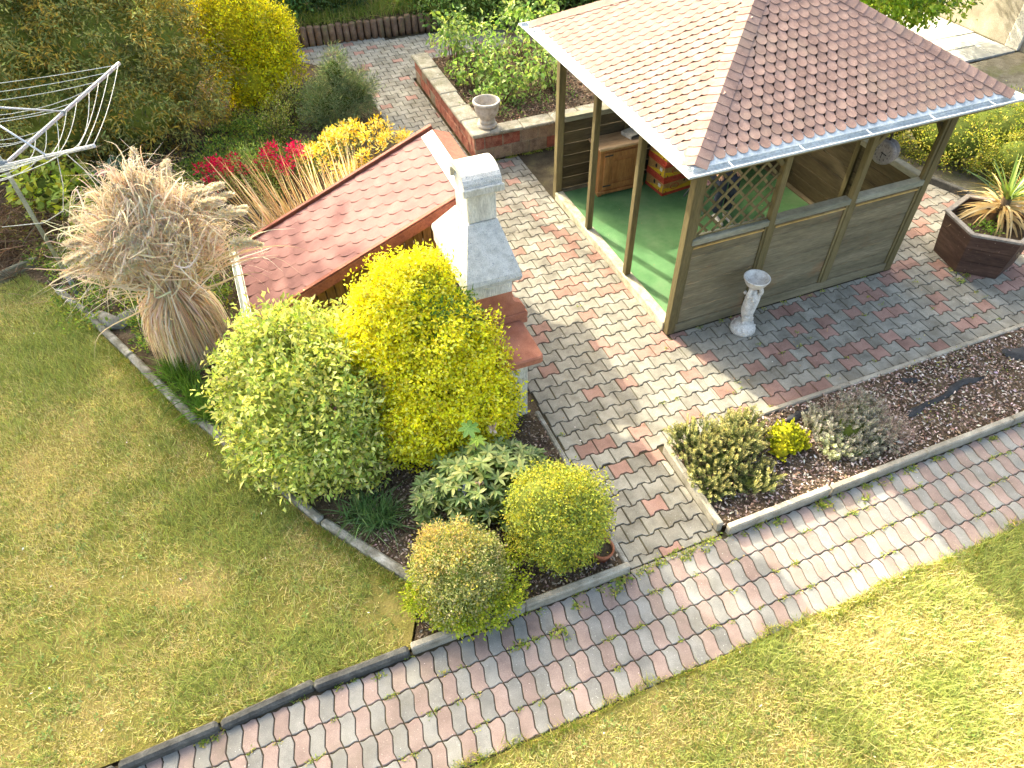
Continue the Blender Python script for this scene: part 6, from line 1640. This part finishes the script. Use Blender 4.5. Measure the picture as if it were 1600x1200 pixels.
# fallen leaves on the paving
n = 130
x = rng.uniform(-1.7, 4.5, n); y = rng.uniform(-3.3, 3, n); k = ~((x > -.05) & (y > -.08)) & ~((y < -1.4) & (y > -2.5) & (x > -.95)); x, y = x[k], y[k]; n = len(x)
V, F, C = leaves_geo(np.stack([x, y, np.full(n, .006)], 1), rng.standard_normal((n, 3)) * [1, 1, .1], rng.standard_normal((n, 3)) * .2 + [0, 0, 1], rng.uniform(.012, .03, n), .012, pick([(214, 190, 130), (190, 150, 90), (226, 224, 214), (160, 120, 80)], n, .1), .2, .1)
put('fallen_leaves', mesh_np('fallen_leaves', V, F, C), M['bark'], None, label='scattered dry leaves and petals on the paving', cat='leaves', kind='stuff')

nz1, nz2, nz3 = wave_noise(3, 18, 1.2, 7), wave_noise(5, 22, 4, 22), wave_noise(9, 16, .8, 4)
def lawn_blades(name, poly, dens, label, hgt_, straw=.0, tone=1.0):
    xs = [p[0] for p in poly]; ys = [p[1] for p in poly]
    n = int((max(xs) - min(xs)) * (max(ys) - min(ys)) * dens)
    x, y = scatter(poly, n)
    q = nz1(x, y) * .75 + nz2(x, y) * .65 + straw
    bare = nz3(x, y) * .6 + nz2(x + 7, y) * .6
    keep = rng.random(len(x)) > np.clip(.25 + .35 * (bare - .4), .05, .72)
    keep &= ~((rng.random(len(x)) < .75) & (((x + 3.78) / .32) ** 2 + ((y + 2.12) / .32) ** 2 < 1 + .5 * nz2(x, y)))
    keep &= ~((rng.random(len(x)) < .55) & (np.abs((x + 3.56) * .873 + (y + 1.92) * .489 + .18) < .16) & (y < 1.4) & (nz2(x + 3, y) > -.2))
    x, y, q = x[keep], y[keep], q[keep]; n = len(x)
    h = hgt_ * rng.uniform(.45, 1.5, n) * np.clip(1 - .22 * q, .5, 1.4)
    a = rng.uniform(0, 2 * PI, n); ln = np.abs(rng.normal(.75, .45, n))
    w = rng.uniform(.004, .0085, n)
    b = np.stack([x, y, np.zeros(n)], 1); sd = np.stack([-np.sin(a), np.cos(a), np.zeros(n)], 1) * w[:, None] * .5
    tip = b + np.stack([np.cos(a) * ln * h, np.sin(a) * ln * h, h], 1)
    V = np.stack([b - sd, b + sd, tip], 1).reshape(-1, 3); F = np.arange(n * 3).reshape(-1, 3)
    green = np.array([lin(c) for c in ((158, 168, 92), (172, 178, 100), (188, 186, 108), (144, 158, 86))]); dry = np.array([lin(c) for c in ((220, 202, 146), (228, 212, 160), (212, 184, 136), (210, 204, 126))])
    pd = np.clip(.40 + .28 * q, .04, .93); isd = rng.random(n) < pd
    c = tone * np.where(isd[:, None], dry[rng.integers(0, 4, n)], green[rng.integers(0, 4, n)]) * (1 + .26 * rng.standard_normal((n, 1))).clip(.35, 1.8)
    put(name, mesh_np(name, V, F, np.repeat(c.clip(.004, .95), 3, 0)), M['grass'], None, label=label, cat='grass', kind='stuff')
VIS_L = [(-7.9, -2.40), (-3.80, -2.40), (-3.56, -1.92), (-4.24, -1.02), (-5.17, 0.68), (-5.78, 1.95), (-6.6, 3.62), (-6.95, 4.1), (-8.6, 3.3)]
VIS_R = [(-4.6, -5.3), (1.5, -5.3), (2.9, -3.4), (1.5, -3.40), (.2, -3.36), (-1.2, -3.42), (-2.4, -3.46), (-3.6, -3.46), (-4.6, -3.52)]
lawn_blades('grass', VIS_L, 12500, 'short patchy grass of the left lawn', .042, .05, 1.0)
lawn_blades('grass', VIS_R, 15000, 'sunlit yellow green grass of the lawn below the path', .040, .12)
# grass creeping over the path edge and along kerbs
ex = np.arange(-4.2, 2.8, .035); tuft('edge_grass', 'ragged grass creeping over the lower edge of the striped path', [(x, -3.42 + .035 * math.sin(x * 5) + .02 * math.sin(x * 17)) for x in ex], 5200, .05, .0055, [(150, 160, 66), (176, 172, 84), (196, 180, 110), (122, 142, 56)], lean=.9, kind='stuff', jitter=.022, cat='grass')
kp = [(-6.5, 3.55), (-5.75, 1.95), (-5.15, .69), (-4.2, -1.0), (-3.55, -1.95)]
kb = [(kp[i][0] + (kp[i + 1][0] - kp[i][0]) * t - .06, kp[i][1] + (kp[i + 1][1] - kp[i][1]) * t - .03) for i in range(4) for t in np.linspace(0, 1, 26)]
tuft('edge_grass', 'longer grass along the lichen spotted kerb', kb, 2600, .09, .006, [(126, 142, 58), (150, 152, 72), (176, 164, 98), (104, 128, 50)], lean=.8, kind='stuff', jitter=.05, cat='grass')

# clover, plantain rosettes and coarser tufts in the lawns
for poly, cnt_, lb in ((VIS_L, 620, 'clover and broad leaved weeds in the left lawn'), (VIS_R, 480, 'clover and broad leaved weeds in the lower lawn')):
    x, y = scatter(poly, cnt_ * 3); x, y = x[:cnt_], y[:cnt_]; m = len(x)
    per_ = 9; i = np.repeat(np.arange(m), per_); n = m * per_; sz = rng.uniform(.5, 1.6, m)[i]
    a = rng.uniform(0, 2 * PI, n)
    P0 = np.stack([x[i] + rng.normal(0, .018, n) * sz, y[i] + rng.normal(0, .018, n) * sz, rng.uniform(.006, .022, n)], 1)
    V, F, C = leaves_geo(P0, np.stack([np.cos(a), np.sin(a), rng.uniform(.05, .5, n)], 1), rng.standard_normal((n, 3)) * .3 + [0, 0, 1], .022 * sz, .012 * sz, pick([(132, 152, 84), (150, 166, 96), (116, 140, 74), (170, 174, 108)], n, .15), .15, .1)
    put('lawn_weeds', mesh_np('lawn_weeds', V, F, C), M['grass'], None, label=lb, cat='weeds', kind='stuff')
x, y = scatter(VIS_L, 700); x2, y2 = scatter(VIS_R, 700)
x = np.concatenate([x[:70], x2[:60]]); y = np.concatenate([y[:70], y2[:60]]); n = len(x)
V, F, C = leaves_geo(np.stack([x, y, np.full(n, .03)], 1), rng.standard_normal((n, 3)) * [1, 1, .15], rng.standard_normal((n, 3)) * .3 + [0, 0, 1], rng.uniform(.012, .035, n), rng.uniform(.006, .014, n), pick([(232, 226, 214), (206, 180, 130), (170, 134, 96), (240, 238, 230)], n, .1), .2, .1)
put('fallen_leaves', mesh_np('fallen_leaves', V, F, C), M['bark'], None, label='scattered petals and dry leaves lying on the lawns', cat='leaves', kind='stuff')
x, y = rng.uniform(.2, 3, 40), rng.uniform(.2, 2.4, 40); n = 40
V, F, C = leaves_geo(np.stack([x, y, np.full(n, .104)], 1), rng.standard_normal((n, 3)) * [1, 1, .1], rng.standard_normal((n, 3)) * .2 + [0, 0, 1], rng.uniform(.01, .028, n), .01, pick([(206, 180, 130), (170, 134, 96), (150, 150, 110)], n, .1), .2, .1)
put('carpet_litter', mesh_np('carpet_litter', V, F, C), M['bark'], None, label='bits of dry leaf on the green carpet', cat='leaves', kind='stuff')
